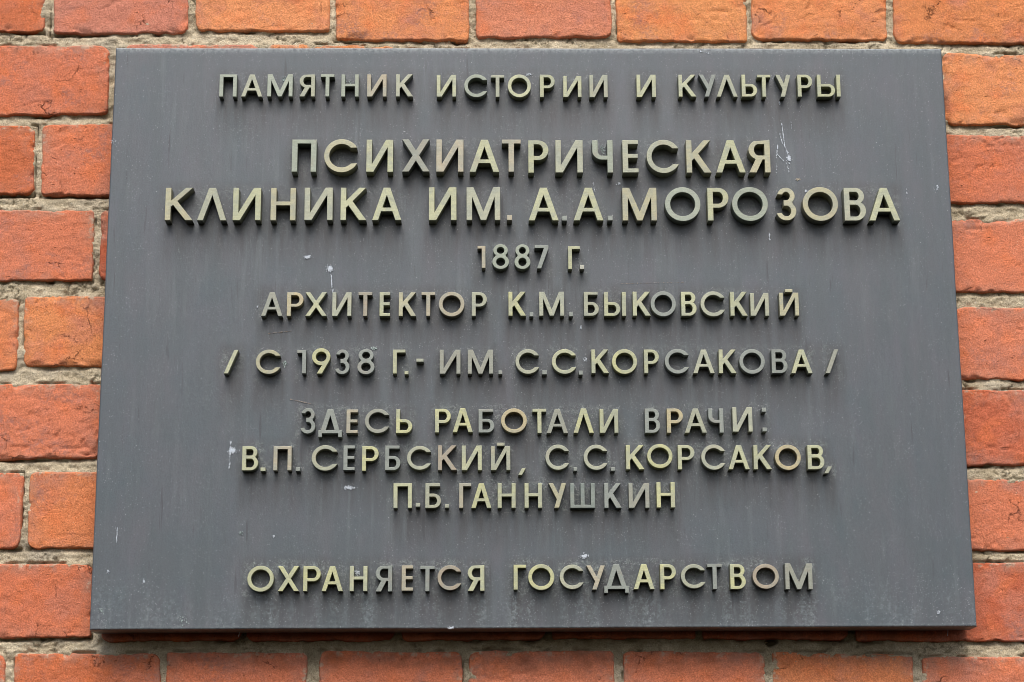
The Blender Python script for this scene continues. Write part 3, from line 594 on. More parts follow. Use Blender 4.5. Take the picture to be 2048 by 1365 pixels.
def mat_plain(name, c, rough=0.9):
    t = NT(name); n = t.noise(800, 3, 0.7)
    return t.done(t.mix(0.7, c, t.mix(t.mr(n, 0.3, 0.7), (0.72, 0.72, 0.72), (1.1, 1.1, 1.1)), 'MULTIPLY'), rough)
M_BRICK, M_MORTAR, M_PLATE, M_BRASS = mat_brick(), mat_mortar(), mat_plate(), mat_brass()
M_MARK = {'w': mat_plain('dried_white_splash', (0.60, 0.65, 0.70)), 's': mat_plain('dried_beige_splash', (0.50, 0.44, 0.34)),
          't': mat_plain('green_white_crust', (0.34, 0.41, 0.39)), 'n': mat_plain('tan_scuff', (0.40, 0.34, 0.28))}

# ------------------------------------------------------------------ the brick wall
wall = bpy.data.objects.new('brick_wall', None); wall.location = (0, BRICK_Y, -0.46); COL.objects.link(wall)
wall['kind'] = 'thing'; wall['label'] = 'orange-red brick wall with rough beige lime mortar joints behind the grey plaque'; wall['category'] = 'wall'
TINT = {'dk': (190, 84, 50), 'pk': (198, 108, 88), 'or': (224, 122, 74), 'o2': (208, 104, 62), 'sl': (204, 106, 76), 'br': (224, 126, 74), 'rs': (208, 102, 72), 'rd': (188, 82, 56)}
RNG = random.Random(5)
def shade_stain_at(x, z):  # mask below the plaque: real staining mixed with its shadow, painted as colour
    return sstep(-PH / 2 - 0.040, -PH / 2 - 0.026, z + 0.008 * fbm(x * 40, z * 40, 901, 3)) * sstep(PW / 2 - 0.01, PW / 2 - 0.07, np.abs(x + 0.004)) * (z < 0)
rects = []
def warp(x, z):
    """slow wander of the arrises, metres"""
    return 0.0011 * fbm(x * 60, z * 60, 3, 3), 0.0012 * fbm(x * 60, z * 60, 23, 3)
def spaced(a, n, fine, k):
    """-a..a with k fine steps at both ends"""
    e = np.arange(k) * fine
    mid = np.linspace(-a + k * fine, a - k * fine, n)
    return np.concatenate([-a + e, mid, a - e[::-1]])
def make_brick(i, pts, tint):
    P = np.array(pts).reshape(4, 2) * MM
    cx, cz = P.mean(0)
    a = (P[1, 0] - P[0, 0] + P[3, 0] - P[2, 0]) / 4; b = (P[0, 1] - P[2, 1] + P[1, 1] - P[3, 1]) / 4
    xs = spaced(a, max(8, int(2 * a / 0.0017)), 0.0007, 5); zs = spaced(b, max(6, int(2 * b / 0.0017)), 0.0007, 5)
    X, Z = np.meshgrid(xs, zs, indexing='xy')
    # rounded corners: squeeze the square corner region onto a quarter disc
    for sx, sz in ((-1, -1), (1, -1), (-1, 1), (1, 1)):
        rc = RNG.uniform(0.002, 0.010)
        lx = sx * X - (a - rc); lz = sz * Z - (b - rc)
        m = (lx > 0) & (lz > 0)
        L = np.hypot(lx, lz) + 1e-9; f = np.where(m, np.maximum(lx, lz) / L, 1)
        X = np.where(m, sx * (a - rc + lx * f), X); Z = np.where(m, sz * (b - rc + lz * f), Z)
    ux, uz = xs[None, :] / a, zs[:, None] / b
    ux = np.broadcast_to(ux, X.shape); uz = np.broadcast_to(uz, X.shape)
    d = np.minimum(a - np.abs(xs)[None, :], b - np.abs(zs)[:, None])
    d = np.broadcast_to(d, X.shape)
    # bilinear into the measured corner points
    s = (X / a + 1) / 2; t = (Z / b + 1) / 2
    WX = (P[2, 0] * (1 - s) + P[3, 0] * s) * (1 - t) + (P[0, 0] * (1 - s) + P[1, 0] * s) * t
    WZ = (P[2, 1] * (1 - s) + P[3, 1] * s) * (1 - t) + (P[0, 1] * (1 - s) + P[1, 1] * s) * t
    sd = 100 + i * 7
    near = sstep(0.016, 0.0, d)
    wx, wz = warp(WX, WZ)
    wx = wx + 0.0008 * fbm(WX * 190, WZ * 190, sd + 1, 4, 0.65); wz = wz + 0.0007 * fbm(WX * 170, WZ * 170, sd + 2, 4, 0.65)
    # the lower arris is the raggedest
    wz = wz + np.where(Z < 0, 0.0013 * fbm(WX * 90, WZ * 20, sd + 3, 4, 0.6), 0)
    WX = WX + near * wx; WZ = WZ + near * wz
    rr = 0.0014 + 0.0014 * (fbm(WX * 55, WZ * 55, sd + 4, 3) + 0.3)
    rr = np.clip(rr, 0.0007, 0.0035)
    q = np.clip(1 - d / rr, 0, 1)
    drop = rr * (1 - np.sqrt(np.clip(1 - q * q, 0, 1))) * 0.8
    rough = RNG.uniform(0.5, 1.3)
    rel = 0.0012 * fbm(WX * 22, WZ * 22, sd + 5, 3) + 0.0006 * rough * fbm(WX * 110, WZ * 160, sd + 6, 4, 0.7)
    rdg = np.abs(vnoise(WX * 40 + 2 * fbm(WX * 60, WZ * 60, sd + 8, 3), WZ * 62, sd + 7))
    rel = rel - 0.0014 * rough * sstep(0.05, 0.0, rdg) * sstep(0.05, 0.25, fbm(WX * 30, WZ * 30, sd + 9, 2))
    chip = sstep(0.22, 0.42, fbm(WX * 70, WZ * 70, sd + 10, 3)) * sstep(0.007, 0.0, d)
    lean = RNG.uniform(-0.0005, 0.0009)
    Y = lean * -1 - rel + drop + 0.0020 * chip
    nx, nz = len(xs), len(zs)
    co = np.stack([WX - cx, Y, WZ - cz], -1).reshape(-1, 3)
    quads = grid_quads(nx, nz)
    r = ring_index(nx, nz)
    back = co[r].copy(); back[:, 1] = 0.022
    n0 = len(co); k = len(r)
    jj = np.arange(k); j2 = (jj + 1) % k
    side = np.stack([r[j2], r[jj], n0 + jj, n0 + j2], 1)
    me = raw_mesh('brick', np.concatenate([co, back]), np.concatenate([quads, side]))
    e = np.concatenate([(sstep(0.018, 0.0, d) * (0.5 + 0.5 * (uz > 0.2))).ravel(), np.ones(k)])
    attr(me, 'edge', e); attr(me, 'shade_stain', np.concatenate([shade_stain_at(WX, WZ).ravel(), np.zeros(k)]))
    me.materials.append(M_BRICK)
    o = bpy.data.objects.new('brick', me); o.location = (cx, BRICK_Y, cz)
    c = TINT[tint]; j = RNG.uniform(-6, 6)
    c = lin(tuple(0.78 * v + 0.22 * w_ + j for v, w_ in zip(c, (214, 108, 70)))); o.color = (c[0] * 0.97, c[1] * 1.49, c[2] * 1.66, 1)
    if tint == 'pk': o['label'] = 'pinkish brick'
    if tint == 'br': o['label'] = 'pale orange brick'
    link(o, wall)
    return (P, cx, cz)
for i, (pts, tint) in enumerate(BRICKS):
    rects.append(make_brick(i, pts, tint))

# mortar: a rough sheet a few millimetres behind the brick faces, left out behind the middle of the plate
X0, X1, Z0, Z1 = min(r[0][:, 0].min() for r in rects), max(r[0][:, 0].max() for r in rects), min(r[0][:, 1].min() for r in rects), max(r[0][:, 1].max() for r in rects)
X0 -= 0.01; X1 += 0.01; Z0 -= 0.01; Z1 += 0.01
nx = int((X1 - X0) / 0.00125); nz = int((Z1 - Z0) / 0.00125)
GX, GZ = np.meshgrid(np.linspace(X0, X1, nx), np.linspace(Z0, Z1, nz), indexing='xy')
big = fbm(GX * 30, GZ * 45, 501, 3)
lump = fbm(GX * 120, GZ * 170, 511, 4, 0.62)
rid = np.abs(vnoise(GX * 70 + 1.6 * fbm(GX * 90, GZ * 90, 521, 3), GZ * 110 + 1.6 * fbm(GX * 90, GZ * 90, 531, 3), 541))
pit = sstep(0.07, 0.0, rid) * sstep(0.0, 0.22, fbm(GX * 45, GZ * 45, 551, 2))
hd = np.hypot((GX - HOLE[0] * MM) / 0.0052, (GZ - HOLE[1] * MM) / 0.0040)
hole = sstep(1.15, 0.75, hd + 0.5 * fbm(GX * 200, GZ * 200, 571, 3))
joint = np.zeros(GX.shape); groove = np.zeros(GX.shape)
for P, cx, cz in rects:
    zt = P[0, 1] + (P[1, 1] - P[0, 1]) * (GX - P[0, 0]) / (P[1, 0] - P[0, 0]); zb = P[2, 1] + (P[3, 1] - P[2, 1]) * (GX - P[2, 0]) / (P[3, 0] - P[2, 0])
    span = (GX > min(P[0, 0], P[2, 0]) - 0.002) & (GX < max(P[1, 0], P[3, 0]) + 0.002)
    dx = np.maximum(np.maximum(min(P[0, 0], P[2, 0]) - GX, GX - max(P[1, 0], P[3, 0])), 0); dz = np.maximum(np.maximum(zb - GZ, GZ - zt), 0)
    de = np.hypot(dx, dz)
    groove = np.maximum(groove, sstep(0.0028, 0.0010, de) * (de > 0) * np.where(dx > 0.0005, 0.0, 1.0))
    joint += np.where(span, 0.0019 * sstep(0.0042, 0.0012, np.abs(GZ - zb + 0.0006)), 0) - np.where(span, 0.0012 * sstep(0.006, 0.0, np.abs(GZ - zt)), 0)
GY = 0.0026 - 0.0018 * big - 0.0027 * lump + 0.0030 * pit + 0.013 * hole + joint + 0.0045 * groove * sstep(0.12, 0.28, fbm(GX * 45, GZ * 80, 591, 3))
GY = np.maximum(GY, -0.0004)
co = np.stack([GX, GY, GZ + Z0 * 0], -1).reshape(-1, 3)
quads = grid_quads(nx, nz)
qc = co[quads].mean(1)
inside = (np.abs(qc[:, 0]) < PW / 2 - 0.04) & (qc[:, 2] < PH / 2 - 0.04) & (qc[:, 2] > -PH / 2 + 0.05)
# faces well under a brick are never seen
under = np.zeros(len(qc), bool)
for P, cx, cz in rects:
    under |= (qc[:, 0] > max(P[0, 0], P[2, 0]) + 0.012) & (qc[:, 0] < min(P[1, 0], P[3, 0]) - 0.012) & (qc[:, 2] > max(P[2, 1], P[3, 1]) + 0.012) & (qc[:, 2] < min(P[0, 1], P[1, 1]) - 0.012)
quads = quads[~(inside | under)]
used = np.unique(quads); remap = np.full(len(co), -1); remap[used] = np.arange(len(used))
co2 = co[used].copy(); co2[:, 2] += 0.46
me = raw_mesh('mortar', co2, remap[quads])
attr(me, 'pit', np.clip(pit * 0.9 + hole * 1.6 + 0.7 * groove * sstep(0.12, 0.28, fbm(GX * 45, GZ * 80, 591, 3)), 0, 1.6).ravel()[used])
attr(me, 'shade_stain', shade_stain_at(GX, GZ).ravel()[used])
me.materials.append(M_MORTAR)
mo = bpy.data.objects.new('mortar', me); mo.location = (0, BRICK_Y, -0.46); link(mo, wall)
# masonry core closing the wall behind the bricks
def box(x0, x1, y0, y1, z0, z1):
    v = [(x, y, z) for z in (z0, z1) for y in (y0, y1) for x in (x0, x1)]
    return v, [(0, 1, 5, 4), (1, 3, 7, 5), (3, 2, 6, 7), (2, 0, 4, 6), (4, 5, 7, 6), (0, 2, 3, 1)]
v, f = box(X0, X1, 0.0195, 0.08, Z0 + 0.46, Z1 + 0.46)
me = bpy.data.meshes.new('masonry_core'); me.from_pydata(v, [], f); me.materials.append(M_MORTAR)
o = bpy.data.objects.new('masonry_core', me); o.location = (0, BRICK_Y, -0.46); link(o, wall)

# ------------------------------------------------------------------ the plaque
plaque = bpy.data.objects.new('memorial_plaque', None); plaque.location = (0, 0, -PH / 2); COL.objects.link(plaque)
plaque['label'] = 'dark grey metal memorial plaque with raised brass Cyrillic lettering, fixed to the brick wall'
plaque['category'] = 'plaque'
PT = 0.030
def make_slab():
    xs = spaced(PW / 2, 370, 0.00035, 6); zs = spaced(PH / 2, 260, 0.00035, 6)
    X, Z = np.meshgrid(xs, zs, indexing='xy')
    d = np.minimum(PW / 2 - np.abs(X), PH / 2 - np.abs(Z))
    rr = 0.0016; qq = np.clip(1 - d / rr, 0, 1)
    Y = rr * (1 - np.sqrt(1 - qq * qq)) - 0.00028 * fbm(X * 7, Z * 7, 601, 3) + 0.0001
    near = sstep(0.01, 0, d)
    WX = X * 1.0009 + near * 0.0004 * fbm(X * 12, Z * 12, 611, 3); WZ = Z + near * 0.0004 * fbm(X * 12, Z * 12, 612, 3)
    nx, nz = len(xs), len(zs)
    co = np.stack([WX, Y, WZ], -1).reshape(-1, 3)
    quads = grid_quads(nx, nz); r = ring_index(nx, nz); k = len(r); n0 = len(co)
    back = co[r].copy(); back[:, 1] = PT
    inner = back.copy(); inner[:, 0] *= 1 - 0.012 / PW * 2; inner[:, 2] *= 1 - 0.012 / PH * 2
    jj = np.arange(k); j2 = (jj + 1) % k
    side = np.stack([r[j2], r[jj], n0 + jj, n0 + j2], 1)
    lip = np.stack([n0 + j2, n0 + jj, n0 + k + jj, n0 + k + j2], 1)
    allco = np.concatenate([co, back, inner]); allco[:, 2] += PH / 2
    me = raw_mesh('plate', allco, np.concatenate([quads, side, lip]))
    halo = np.zeros(X.shape); shade_streak = np.zeros(X.shape)
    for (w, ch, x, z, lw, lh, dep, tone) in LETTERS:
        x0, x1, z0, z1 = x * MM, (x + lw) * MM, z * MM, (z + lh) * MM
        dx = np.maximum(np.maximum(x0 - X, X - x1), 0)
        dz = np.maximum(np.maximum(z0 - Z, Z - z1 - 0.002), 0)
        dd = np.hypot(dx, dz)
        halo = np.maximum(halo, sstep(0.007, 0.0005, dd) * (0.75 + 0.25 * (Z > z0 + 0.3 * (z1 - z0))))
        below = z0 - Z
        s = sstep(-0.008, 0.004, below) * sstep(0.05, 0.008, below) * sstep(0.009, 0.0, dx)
        s2 = sstep(0.012, 0.0, dd) * 0.8  # close zone: contact shade round the letter, painted into the plate colour
        shade_streak = np.maximum(shade_streak, np.maximum(s, s2))
    wet = 0.55 + 0.9 * sstep(0.05, -0.24, Z)
    # more crust towards the lower lines
    low = sstep(-PH / 2 + 0.060, -PH / 2 + 0.006, Z)
    top = sstep(PH / 2 - 0.007, PH / 2 - 0.001, Z) + 0.6 * sstep(-PH / 2 + 0.004, -PH / 2, Z) * 0.6
    for nm, a in (('halo', halo * np.clip(wet, 0.4, 1.2)), ('shade_streak', shade_streak), ('low', low), ('top', top)):
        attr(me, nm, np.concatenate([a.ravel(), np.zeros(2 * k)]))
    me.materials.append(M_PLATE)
    o = bpy.data.objects.new('plate', me); o.location = plaque.location; link(o, plaque)
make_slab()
# fixing stand-offs between the sheet box and the wall
for sx in (-1, 1):
    for sz in (-1, 1):
        N = 16
        v = [((0.006 * math.cos(2 * math.pi * k / N)), y, 0.006 * math.sin(2 * math.pi * k / N)) for y in (0.003, BRICK_Y + 0.01) for k in range(N)]
        f = [(k, (k + 1) % N, N + (k + 1) % N, N + k) for k in range(N)] + [tuple(range(N))[::-1], tuple(range(N, 2 * N))]
        me = bpy.data.meshes.new('fixing_pin'); me.from_pydata(v, [], f); me.materials.append(M_PLATE)
        o = bpy.data.objects.new('fixing_pin', me); o.location = (sx * (PW / 2 - 0.05), 0, sz * (PH / 2 - 0.05)); link(o, plaque)

# ------------------------------------------------------------------ the raised letters: outlines in a box w x 1
pi = math.pi
def arc(cx, cy, rx, ry, a0, a1, n=None):
    n = n or max(4, int(abs(a1 - a0) / 5.0))
    return [(cx + rx * math.cos(math.radians(a0 + (a1 - a0) * k / n)), cy + ry * math.sin(math.radians(a0 + (a1 - a0) * k / n))) for k in range(n + 1)]
def mirror(loops, w): return [[(w - x, y) for x, y in L][::-1] for L in loops]
def isect(p, q, r, s):
    x1, y1 = p; x2, y2 = q; x3, y3 = r; x4, y4 = s
    d = (x1 - x2) * (y3 - y4) - (y1 - y2) * (x3 - x4)
    a = x1 * y2 - y1 * x2; b = x3 * y4 - y3 * x4
    return ((a * (x3 - x4) - (x1 - x2) * b) / d, (a * (y3 - y4) - (y1 - y2) * b) / d)
V, Hh, RG = 0.163, 0.125, 0.148
def rect(x0, y0, x1, y1): return [(x0, y0), (x1, y0), (x1, y1), (x0, y1)]
def g_I(w):
    d = V + 0.05; lo, hi = 0.0, 0.7
    for _ in range(40):
        k = (lo + hi) / 2; m = (1 - k) / (w - d - V); T = k - m * (V - d); per = T / math.sqrt(1 + m * m)
        if per > 0.158: hi = k
        else: lo = k
    return [[(0, 0), (d, 0), (w - V, 1 - k), (w - V, 0), (w, 0), (w, 1), (w - d, 1), (V, k), (V, 1), (0, 1)]]
def g_A(w, bar=True, a=0.2, l=0.175, y0=0.0):
    c = w / 2; sl = (c - a / 2) / (1 - y0)
    ya = y0 + (c - l) / sl
    out = [(0, y0), (l, y0)]
    def ix(y): return l + (y - y0) * sl
    b0, b1 = 0.27, 0.27 + 0.115
    if bar:
        out += [(ix(b0), b0), (w - ix(b0), b0)]
        return [out + [(w - l, y0), (w, y0), (c + a / 2, 1), (c - a / 2, 1)], [(ix(b1), b1), (w - ix(b1), b1), (c, ya)]]
    return [out + [(c, ya), (w - l, y0), (w, y0), (c + a / 2, 1), (c - a / 2, 1)]]
def bowl(w, y0, y1, x0=V):
    """inner hole of a bowl that runs from x0 to a half ellipse at the right"""
    R = (y1 - y0) / 2; rx = min(R, w - x0)
    ri = max(R - Hh, 0.05); rxi = max(rx - V, 0.05)
    return arc(w - rx, (y0 + y1) / 2, rx, R, -90, 90), [(x0, y0 + Hh)] + arc(w - rx, (y0 + y1) / 2, rxi, ri, -90, 90) + [(x0, y1 - Hh)]
def g_R(w):
    o, h = bowl(w, 0.39, 1.0)
    return [[(0, 0), (V, 0), (V, 0.39)] + o + [(0, 1)], h]
def g_YA(w):
    o, h = bowl(w, 0.40, 1.0)
    # leg of the mirrored R goes to the lower outside
    lx = w - 0.21
    p = isect((V + 0.09, 0.40), (lx, 0), (0, 0.40), (1, 0.40))
    L = [(0, 0), (V, 0), (V, 0.40), (V + 0.06, 0.40), (lx, 0), (w, 0), (V + 0.27, 0.40)] + [q for q in o if q[0] > V + 0.27] + [(0, 1)]
    return mirror([L, h], w)
def g_SOFT(w, top=None):
    o, h = bowl(w, 0.0, 0.58)
    L = [(0, 0)] + o + [(V, 0.58)]
    if top: L += [(V, 1 - Hh), (w * 0.93, 1 - Hh), (w * 0.93, 1), (0, 1)]
    else: L += [(V, 1), (0, 1)]
    return [L, h]
def g_V(w):
    wu = w * 0.94; R1, R2 = 0.305, 0.255
    a = arc(w - R1, R1, R1, R1, -90, 53); b = arc(wu - R2, 1 - R2, R2, R2, -50, 90)
    h1 = [(V, Hh)] + arc(w - R1, R1 - 0.003, R1 - V, R1 - Hh, -90, 90) + [(V, 2 * R1 - 0.006 - Hh)]
    h2 = [(V, 1 - 2 * R2 + Hh)] + arc(wu - R2, 1 - R2, R2 - V * 0.97, R2 - Hh, -90, 90) + [(V, 1 - Hh)]
    return [[(0, 0)] + a + b + [(0, 1)], h1, h2]
def ring(w, t=RG):
    rx = w / 2
    return [arc(rx, 0.5, rx, 0.5, 0, 355), arc(rx, 0.5, rx - t, 0.5 - t, 0, 355)]
def g_S(w):
    R = 0.5; kx = w / (1.88 * R); t = RG
    ao = math.degrees(math.asin(0.48)); ai = math.degrees(math.asin(0.48 * R / (R - t)))
    o = arc(R, 0.5, R, R, ao, 360 - ao * 0.95); i = arc(R, 0.5, R - t, R - t, 360 - ai * 0.98, ai)
    return [[(x * kx, y) for x, y in o + i]]
def g_3(w):
    R1, R2 = 0.29, 0.255; t = 0.15; wu = w * 0.95
    r1x = min(R1, w * 0.56); r2x = min(R2, w * 0.50)
    c1, c2 = (w - r1x, R1), (wu - r2x, 1 - R2)
    L = arc(*c2, r2x, R2, 168, -46) + arc(*c1, r1x, R1, 46, -165)
    L += arc(*c1, r1x - t, R1 - t * 0.86, -160, 88) + [(c1[0] - 0.07, 2 * R1 - t * 0.86), (c1[0] - 0.07, 1 - 2 * R2 + t * 0.86)] + arc(*c2, r2x - t * 0.95, R2 - t * 0.86, -88, 160)
    return [L]
def g_8(w):
    R1, R2 = 0.29, 0.25; r1 = w / 2; r2 = w * 0.44; c = w / 2
    L = arc(c, R1, r1, R1, 180 - 52, 360 + 52) + arc(c, 1 - R2, r2, R2, -47, 227)
    return [L, arc(c, R1, r1 - 0.15, R1 - 0.125, 0, 350), arc(c, 1 - R2, r2 - 0.14, R2 - 0.115, 0, 350)]
def g_9(w):
    R = 0.335; rx = w / 2; c = (rx, 1 - R)
    L = [(0.27 * w, 0), (0.27 * w + 0.20, 0), (w - 0.03, 0.52)] + arc(*c, rx, R, -22, 262) + [(rx + 0.03, 1 - 2 * R)]
    return [L, arc(*c, rx - 0.15, R - 0.14, 0, 350)]
def g_K(w):
    w2 = w * 0.98; tt = 0.205
    sl = (1 - 0.60) / (w2 - tt - V); yl = 1 - sl * (w2 - V)
    pr = (V + 0.19, yl + sl * 0.19); slo = pr[1] / (w - pr[0])
    pl = isect((w - tt - 0.01, 0), (w - tt - 0.01 - 0.5, 0.5 * slo), (V, yl), (V + 1, yl + sl))
    return [[(0, 0), (V, 0), (V, yl), pl, (w - tt - 0.01, 0), (w, 0), pr, (w2, 1), (w2 - tt, 1), (V, 0.60), (V, 1), (0, 1)]]
def g_X(w):
    l = 0.195; c = w / 2; y1 = (c - l) / (w - l)
    return [[(0, 0), (l, 0), (c, y1), (w - l, 0), (w, 0), ((w + l) / 2, .5), (w, 1), (w - l, 1), (c, 1 - y1), (l, 1), (0, 1), ((w - l) / 2, .5)]]
def g_U(w):
    l = 0.185; b = 0.31 * w
    def dl(y): return b + y * (w - l - b)
    p = (dl(0.34), 0.34); qd = isect((l, 1), (l + p[0], p[1]), (b, 0), (w - l, 1))
    return [[(b, 0), (b + 0.185, 0), (w, 1), (w - l, 1), qd, (l, 1), (0, 1), p]]
def g_CH(w):
    R = 0.27
    return [[(w - V, 0), (w, 0), (w, 1), (w - V, 1), (w - V, 0.40 + Hh)] + arc(R + 0.02, 0.40 + R, R + 0.02 - V, R - Hh, 270, 180) + [(V, 1), (0, 1)] + arc(R + 0.02, 0.40 + R, R + 0.02, R, 180, 270) + [(w - V, 0.40)]]
def g_M(w):
    d = 0.205; c = w / 2; b = 0.155
    return [[(0, 0), (V, 0), (V, 0.70), (c - b / 2, 0), (c + b / 2, 0), (w - V, 0.70), (w - V, 0), (w, 0), (w, 1), (w - d, 1), (c, 0.27), (d, 1), (0, 1)]]
def g_D(w):
    c = w / 2; a = 0.2; f0 = 0.135; f1 = 0.25; ft = 0.13; e = 0.085; l = 0.17
    sl = (c - a / 2 - e) / (1 - f1)
    xi = e + l; ya = f1 + (c - xi) / sl
    return [[(0, 0), (ft, 0), (ft, f0), (w - ft, f0), (w - ft, 0), (w, 0), (w, f1), (w - e, f1), (c + a / 2, 1), (c - a / 2, 1), (e, f1), (0, f1)],
            [(xi + 0.005, f1), (w - xi - 0.005, f1), (c, min(ya, 0.82))]]
def glyph(ch, w):
    if ch == 'П': return [[(0, 0), (V, 0), (V, 1 - Hh), (w - V, 1 - Hh), (w - V, 0), (w, 0), (w, 1), (0, 1)]]
    if ch == 'Г': return [[(0, 0), (V, 0), (V, 1 - Hh), (w, 1 - Hh), (w, 1), (0, 1)]]
    if ch == 'Т': a, b = (w - V) / 2, (w + V) / 2; return [[(a, 0), (b, 0), (b, 1 - Hh), (w, 1 - Hh), (w, 1), (0, 1), (0, 1 - Hh), (a, 1 - Hh)]]
    if ch == 'Н': return [[(0, 0), (V, 0), (V, .46), (w - V, .46), (w - V, 0), (w, 0), (w, 1), (w - V, 1), (w - V, .58), (V, .58), (V, 1), (0, 1)]]
    if ch == 'Е': m = w * 0.97; return [[(0, 0), (w, 0), (w, Hh), (V, Hh), (V, .45), (m, .45), (m, .45 + Hh), (V, .45 + Hh), (V, 1 - Hh), (w, 1 - Hh), (w, 1), (0, 1)]]
    if ch == 'Ш': a, b = (w - V) / 2, (w + V) / 2; return [[(0, 0), (w, 0), (w, 1), (w - V, 1), (w - V, Hh), (b, Hh), (b, 1), (a, 1), (a, Hh), (V, Hh), (V, 1), (0, 1)]]
    if ch == 'И': return g_I(w)
    if ch == 'Й': return g_I(w) + [rect(w * 0.31, 1.02, w * 0.31 + 0.32, 1.15)]
    if ch == 'А': return g_A(w)
    if ch == 'Л': return g_A(w, False)
    if ch == 'М': return g_M(w)
    if ch == 'Р': return g_R(w)
    if ch == 'Я': return g_YA(w)
    if ch == 'Ь': return g_SOFT(w)
    if ch == 'Б': return g_SOFT(w, True)
    if ch == 'Ы': return g_SOFT(w - V - 0.07) + [rect(w - V, 0, w, 1)]
    if ch == 'В': return g_V(w)
    if ch == 'О': return ring(w)
    if ch == 'С': return g_S(w)
    if ch == 'З' or ch == '3': return g_3(w)
    if ch == '8': return g_8(w)
    if ch == '9': return g_9(w)
    if ch == 'К': return g_K(w)
    if ch == 'Х': return g_X(w)
    if ch == 'У': return g_U(w)
    if ch == 'Ч': return g_CH(w)
    if ch == 'Д': return g_D(w)
    if ch == '1': return [[(w - V, 0), (w, 0), (w, 1), (0, 1), (0, 1 - Hh), (w - V, 1 - Hh)]]
    if ch == '7': return [[(w * .16, 0), (w * .16 + .175, 0), (w, .86), (w, 1), (0, 1), (0, 1 - Hh), (w - .19, 1 - Hh)]]
    if ch == '/': return [[(0, 0), (0.175, 0), (w, 1), (w - 0.175, 1)]]
    if ch == ',': return [[(0, 0), (w * .5, 0), (w, 1), (w * .5, 1)]]
    if ch == '.' or ch == '-': return [rect(0, 0, w, 1)]
    if ch == ':': return [rect(0, 0, w, .165), rect(0, .835, w, 1)]
    raise ValueError(ch)
TONE = {'y': ((166, 168, 138), 'yellow-green brass'), 'Y': ((178, 178, 136), 'bright yellow brass'), 'l': ((156, 158, 140), 'pale brass'), 'k': ((142, 150, 138), 'greenish pale brass'),
        'g': ((124, 130, 128), 'grey tarnished'), 'G': ((106, 116, 114), 'dark green-grey'), 'p': ((160, 152, 134), 'pinkish brass'), 'P': ((152, 140, 124), 'copper-pink'),
        'o': ((164, 160, 134), 'tan brass'), 'q': ((172, 160, 128), 'orange-tan brass'), 'm': ((140, 141, 132), 'dull grey brass'), 'w': ((172, 172, 162), 'whitish')}
KIND = {'.': 'full_stop', ',': 'comma', ':': 'colon', '/': 'slash', '-': 'hyphen'}
dg = bpy.context.evaluated_depsgraph_get()
BEV = 0.00032
for n, (word, ch, x, z, lw, lh, dep, tone) in enumerate(LETTERS):
    r = random.Random(n * 13 + 1)
    H = lh * MM; loops = glyph(ch, lw / lh)
    cu = bpy.data.curves.new('tmp', 'CURVE'); cu.dimensions = '2D'; cu.fill_mode = 'BOTH'
    dpt = dep * MM + r.uniform(-0.0004, 0.0004)
    cu.extrude = (dpt + 0.002) / 2 - BEV; cu.bevel_depth = BEV; cu.bevel_resolution = 1; cu.offset = -BEV
    for L in loops:
        sp = cu.splines.new('POLY'); sp.points.add(len(L) - 1); sp.use_cyclic_u = True
        for k, (px, py) in enumerate(L): sp.points[k].co = (px * H, py * H, 0, 1)
    tmp = bpy.data.objects.new('tmp', cu)
    COL.objects.link(tmp); bpy.context.view_layer.update()
    me = bpy.data.meshes.new_from_object(tmp.evaluated_get(bpy.context.evaluated_depsgraph_get()))
    bpy.data.objects.remove(tmp); bpy.data.curves.remove(cu)
    name = 'digit' if ch.isdigit() else KIND.get(ch, 'letter')
    me.name = name
    nv = len(me.vertices); c = np.empty(nv * 3, np.float32); me.vertices.foreach_get('co', c); c = c.reshape(-1, 3)
    front = c[:, 2] > c[:, 2].max() - BEV * 0.3
    c = np.stack([c[:, 0], -c[:, 2] - dpt / 2 + 0.001, c[:, 1]], 1)
    me.vertices.foreach_set('co', np.ascontiguousarray(c).ravel()); me.update()
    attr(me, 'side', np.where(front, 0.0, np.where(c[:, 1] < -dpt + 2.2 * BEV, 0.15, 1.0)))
    me.polygons.foreach_set('use_smooth', np.zeros(len(me.polygons), bool))
    me.materials.clear(); me.materials.append(M_BRASS)
    o = bpy.data.objects.new(name, me); o.location = (x * MM, 0, z * MM)
    o.rotation_euler = (0, math.radians(r.uniform(-0.25, 0.25)), 0)
    (cr, cg, cb), tn = TONE[tone]; j = r.uniform(-5, 5)
    cr, cg, cb = cr * 0.9 + 172 * 0.1, cg * 0.9 + 171 * 0.1, cb * 0.9 + 150 * 0.1
    o.color = (*lin((cr * 1.06 + j, cg * 1.06 + j, cb * 1.04 + j)), 1)
    what = {'full_stop': 'full stop', 'comma': 'comma', 'colon': 'colon', 'slash': 'slash', 'hyphen': 'hyphen'}.get(name)
    o['label'] = f'{tn} {what} in the line with {word}' if what else f'{tn} {name} {ch} in {word}'
    link(o, plaque)

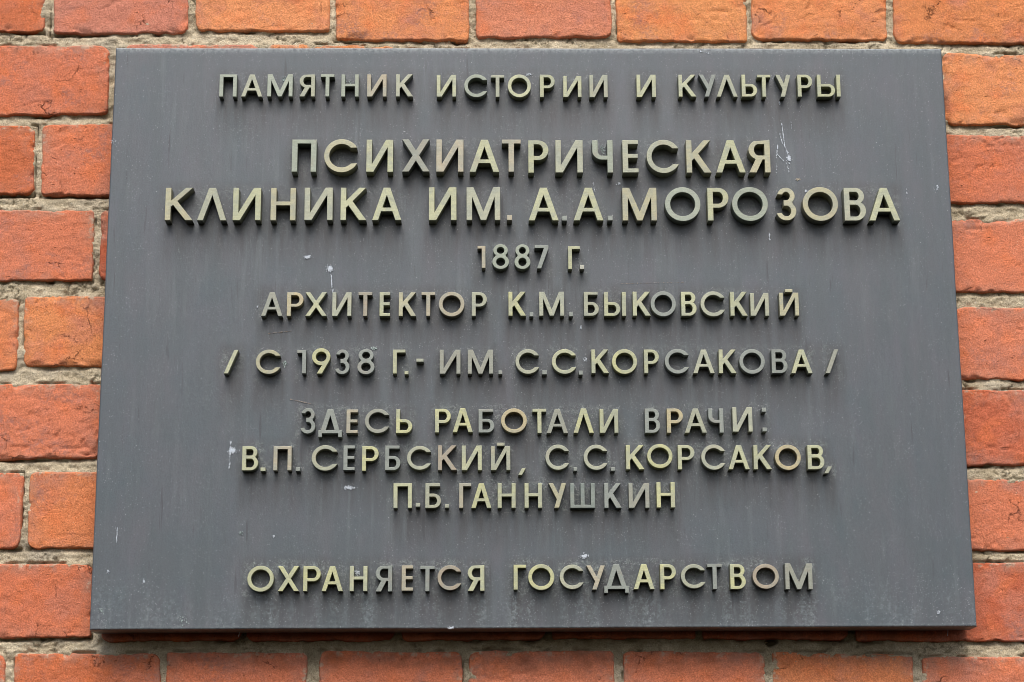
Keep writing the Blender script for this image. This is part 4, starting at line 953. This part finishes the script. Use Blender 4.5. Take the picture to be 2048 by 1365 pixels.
# ------------------------------------------------------------------ dried splashes and scratches on the plate
def mark(idx, kind, x, z, a, b, size, n, tint):
    r = random.Random(idx * 31 + 7); vs = []; fs = []
    for k in range(int(n * (1 if kind == 's' else 1.5))):
        if kind == 's':
            t = r.random(); px = x + (a - x) * t + r.gauss(0, size * 0.28); pz = z + (b - z) * t; s = abs(r.gauss(0, 1)) * size * 0.30 + 0.10; el = r.uniform(1.0, 3.2)
        else:
            px = x + r.gauss(0, a * 0.42); pz = z + r.gauss(0, b * 0.42); s = abs(r.gauss(0, 1)) * 0.22 + 0.09; el = r.uniform(0.7, 1.8)
            if kind == 'f': s *= 0.8; el = 0.5
            if n > 60 and k < n * 0.3: s *= 2.3; px = x + r.gauss(0, a * 0.22); pz = z + r.gauss(0, b * 0.22)
        m = r.randint(5, 7); v0 = len(vs); ph = r.uniform(0, 6.28); top = -0.0003 - 0.0003 * r.random()
        for yy in (0.0004, top):
            rr_ = random.Random(k * 3 + idx)
            for q in range(m):
                an = ph + q * 2 * pi / m; sc = s * rr_.uniform(0.6, 1.25) * (1.0 if yy > 0 else 0.82)
                ex = math.cos(an) * sc; ez = math.sin(an) * sc * el
                if kind == 'f': ex *= 2.2
                vs.append(((px + ex) * MM, yy, (pz + ez) * MM))
        fs += [(v0 + q, v0 + (q + 1) % m, v0 + m + (q + 1) % m, v0 + m + q) for q in range(m)] + [tuple(v0 + m + q for q in range(m))]
    nm = 'scratch_mark' if kind in 'sf' else 'dried_splash'
    me = bpy.data.meshes.new(nm)
    cx, cz = x * MM, z * MM
    me.from_pydata([(p[0] - cx, p[1], p[2] - cz) for p in vs], [], fs); me.materials.append(M_MARK[tint])
    o = bpy.data.objects.new(nm, me); o.location = (cx, 0, cz); o['kind'] = 'stuff'; link(o, plaque)
for i, mk in enumerate(MARKS): mark(i, *mk)
# thin ends of tie wire hanging out below the plate
for (x, z) in WIRES:
    pts = [(0, 0.024, 0.004), (0.0003, 0.0235, 0.0), (0.0, 0.023, -0.0022), (-0.0006, 0.0225, -0.0045)]
    vs = []; fs = []
    for k, (a, b, c) in enumerate(pts):
        for q in range(6): vs.append((a + 0.00025 * math.cos(q * pi / 3), b + 0.00025 * math.sin(q * pi / 3), c))
    for k in range(3):
        for q in range(6): fs.append((k * 6 + q, k * 6 + (q + 1) % 6, k * 6 + 6 + (q + 1) % 6, k * 6 + 6 + q))
    fs.append(tuple(range(18, 24)))
    me = bpy.data.meshes.new('wire_end'); me.from_pydata(vs, [], fs); me.materials.append(M_MARK['w'])
    o = bpy.data.objects.new('wire_end', me); o.location = (x * MM, 0, z * MM); link(o, plaque)
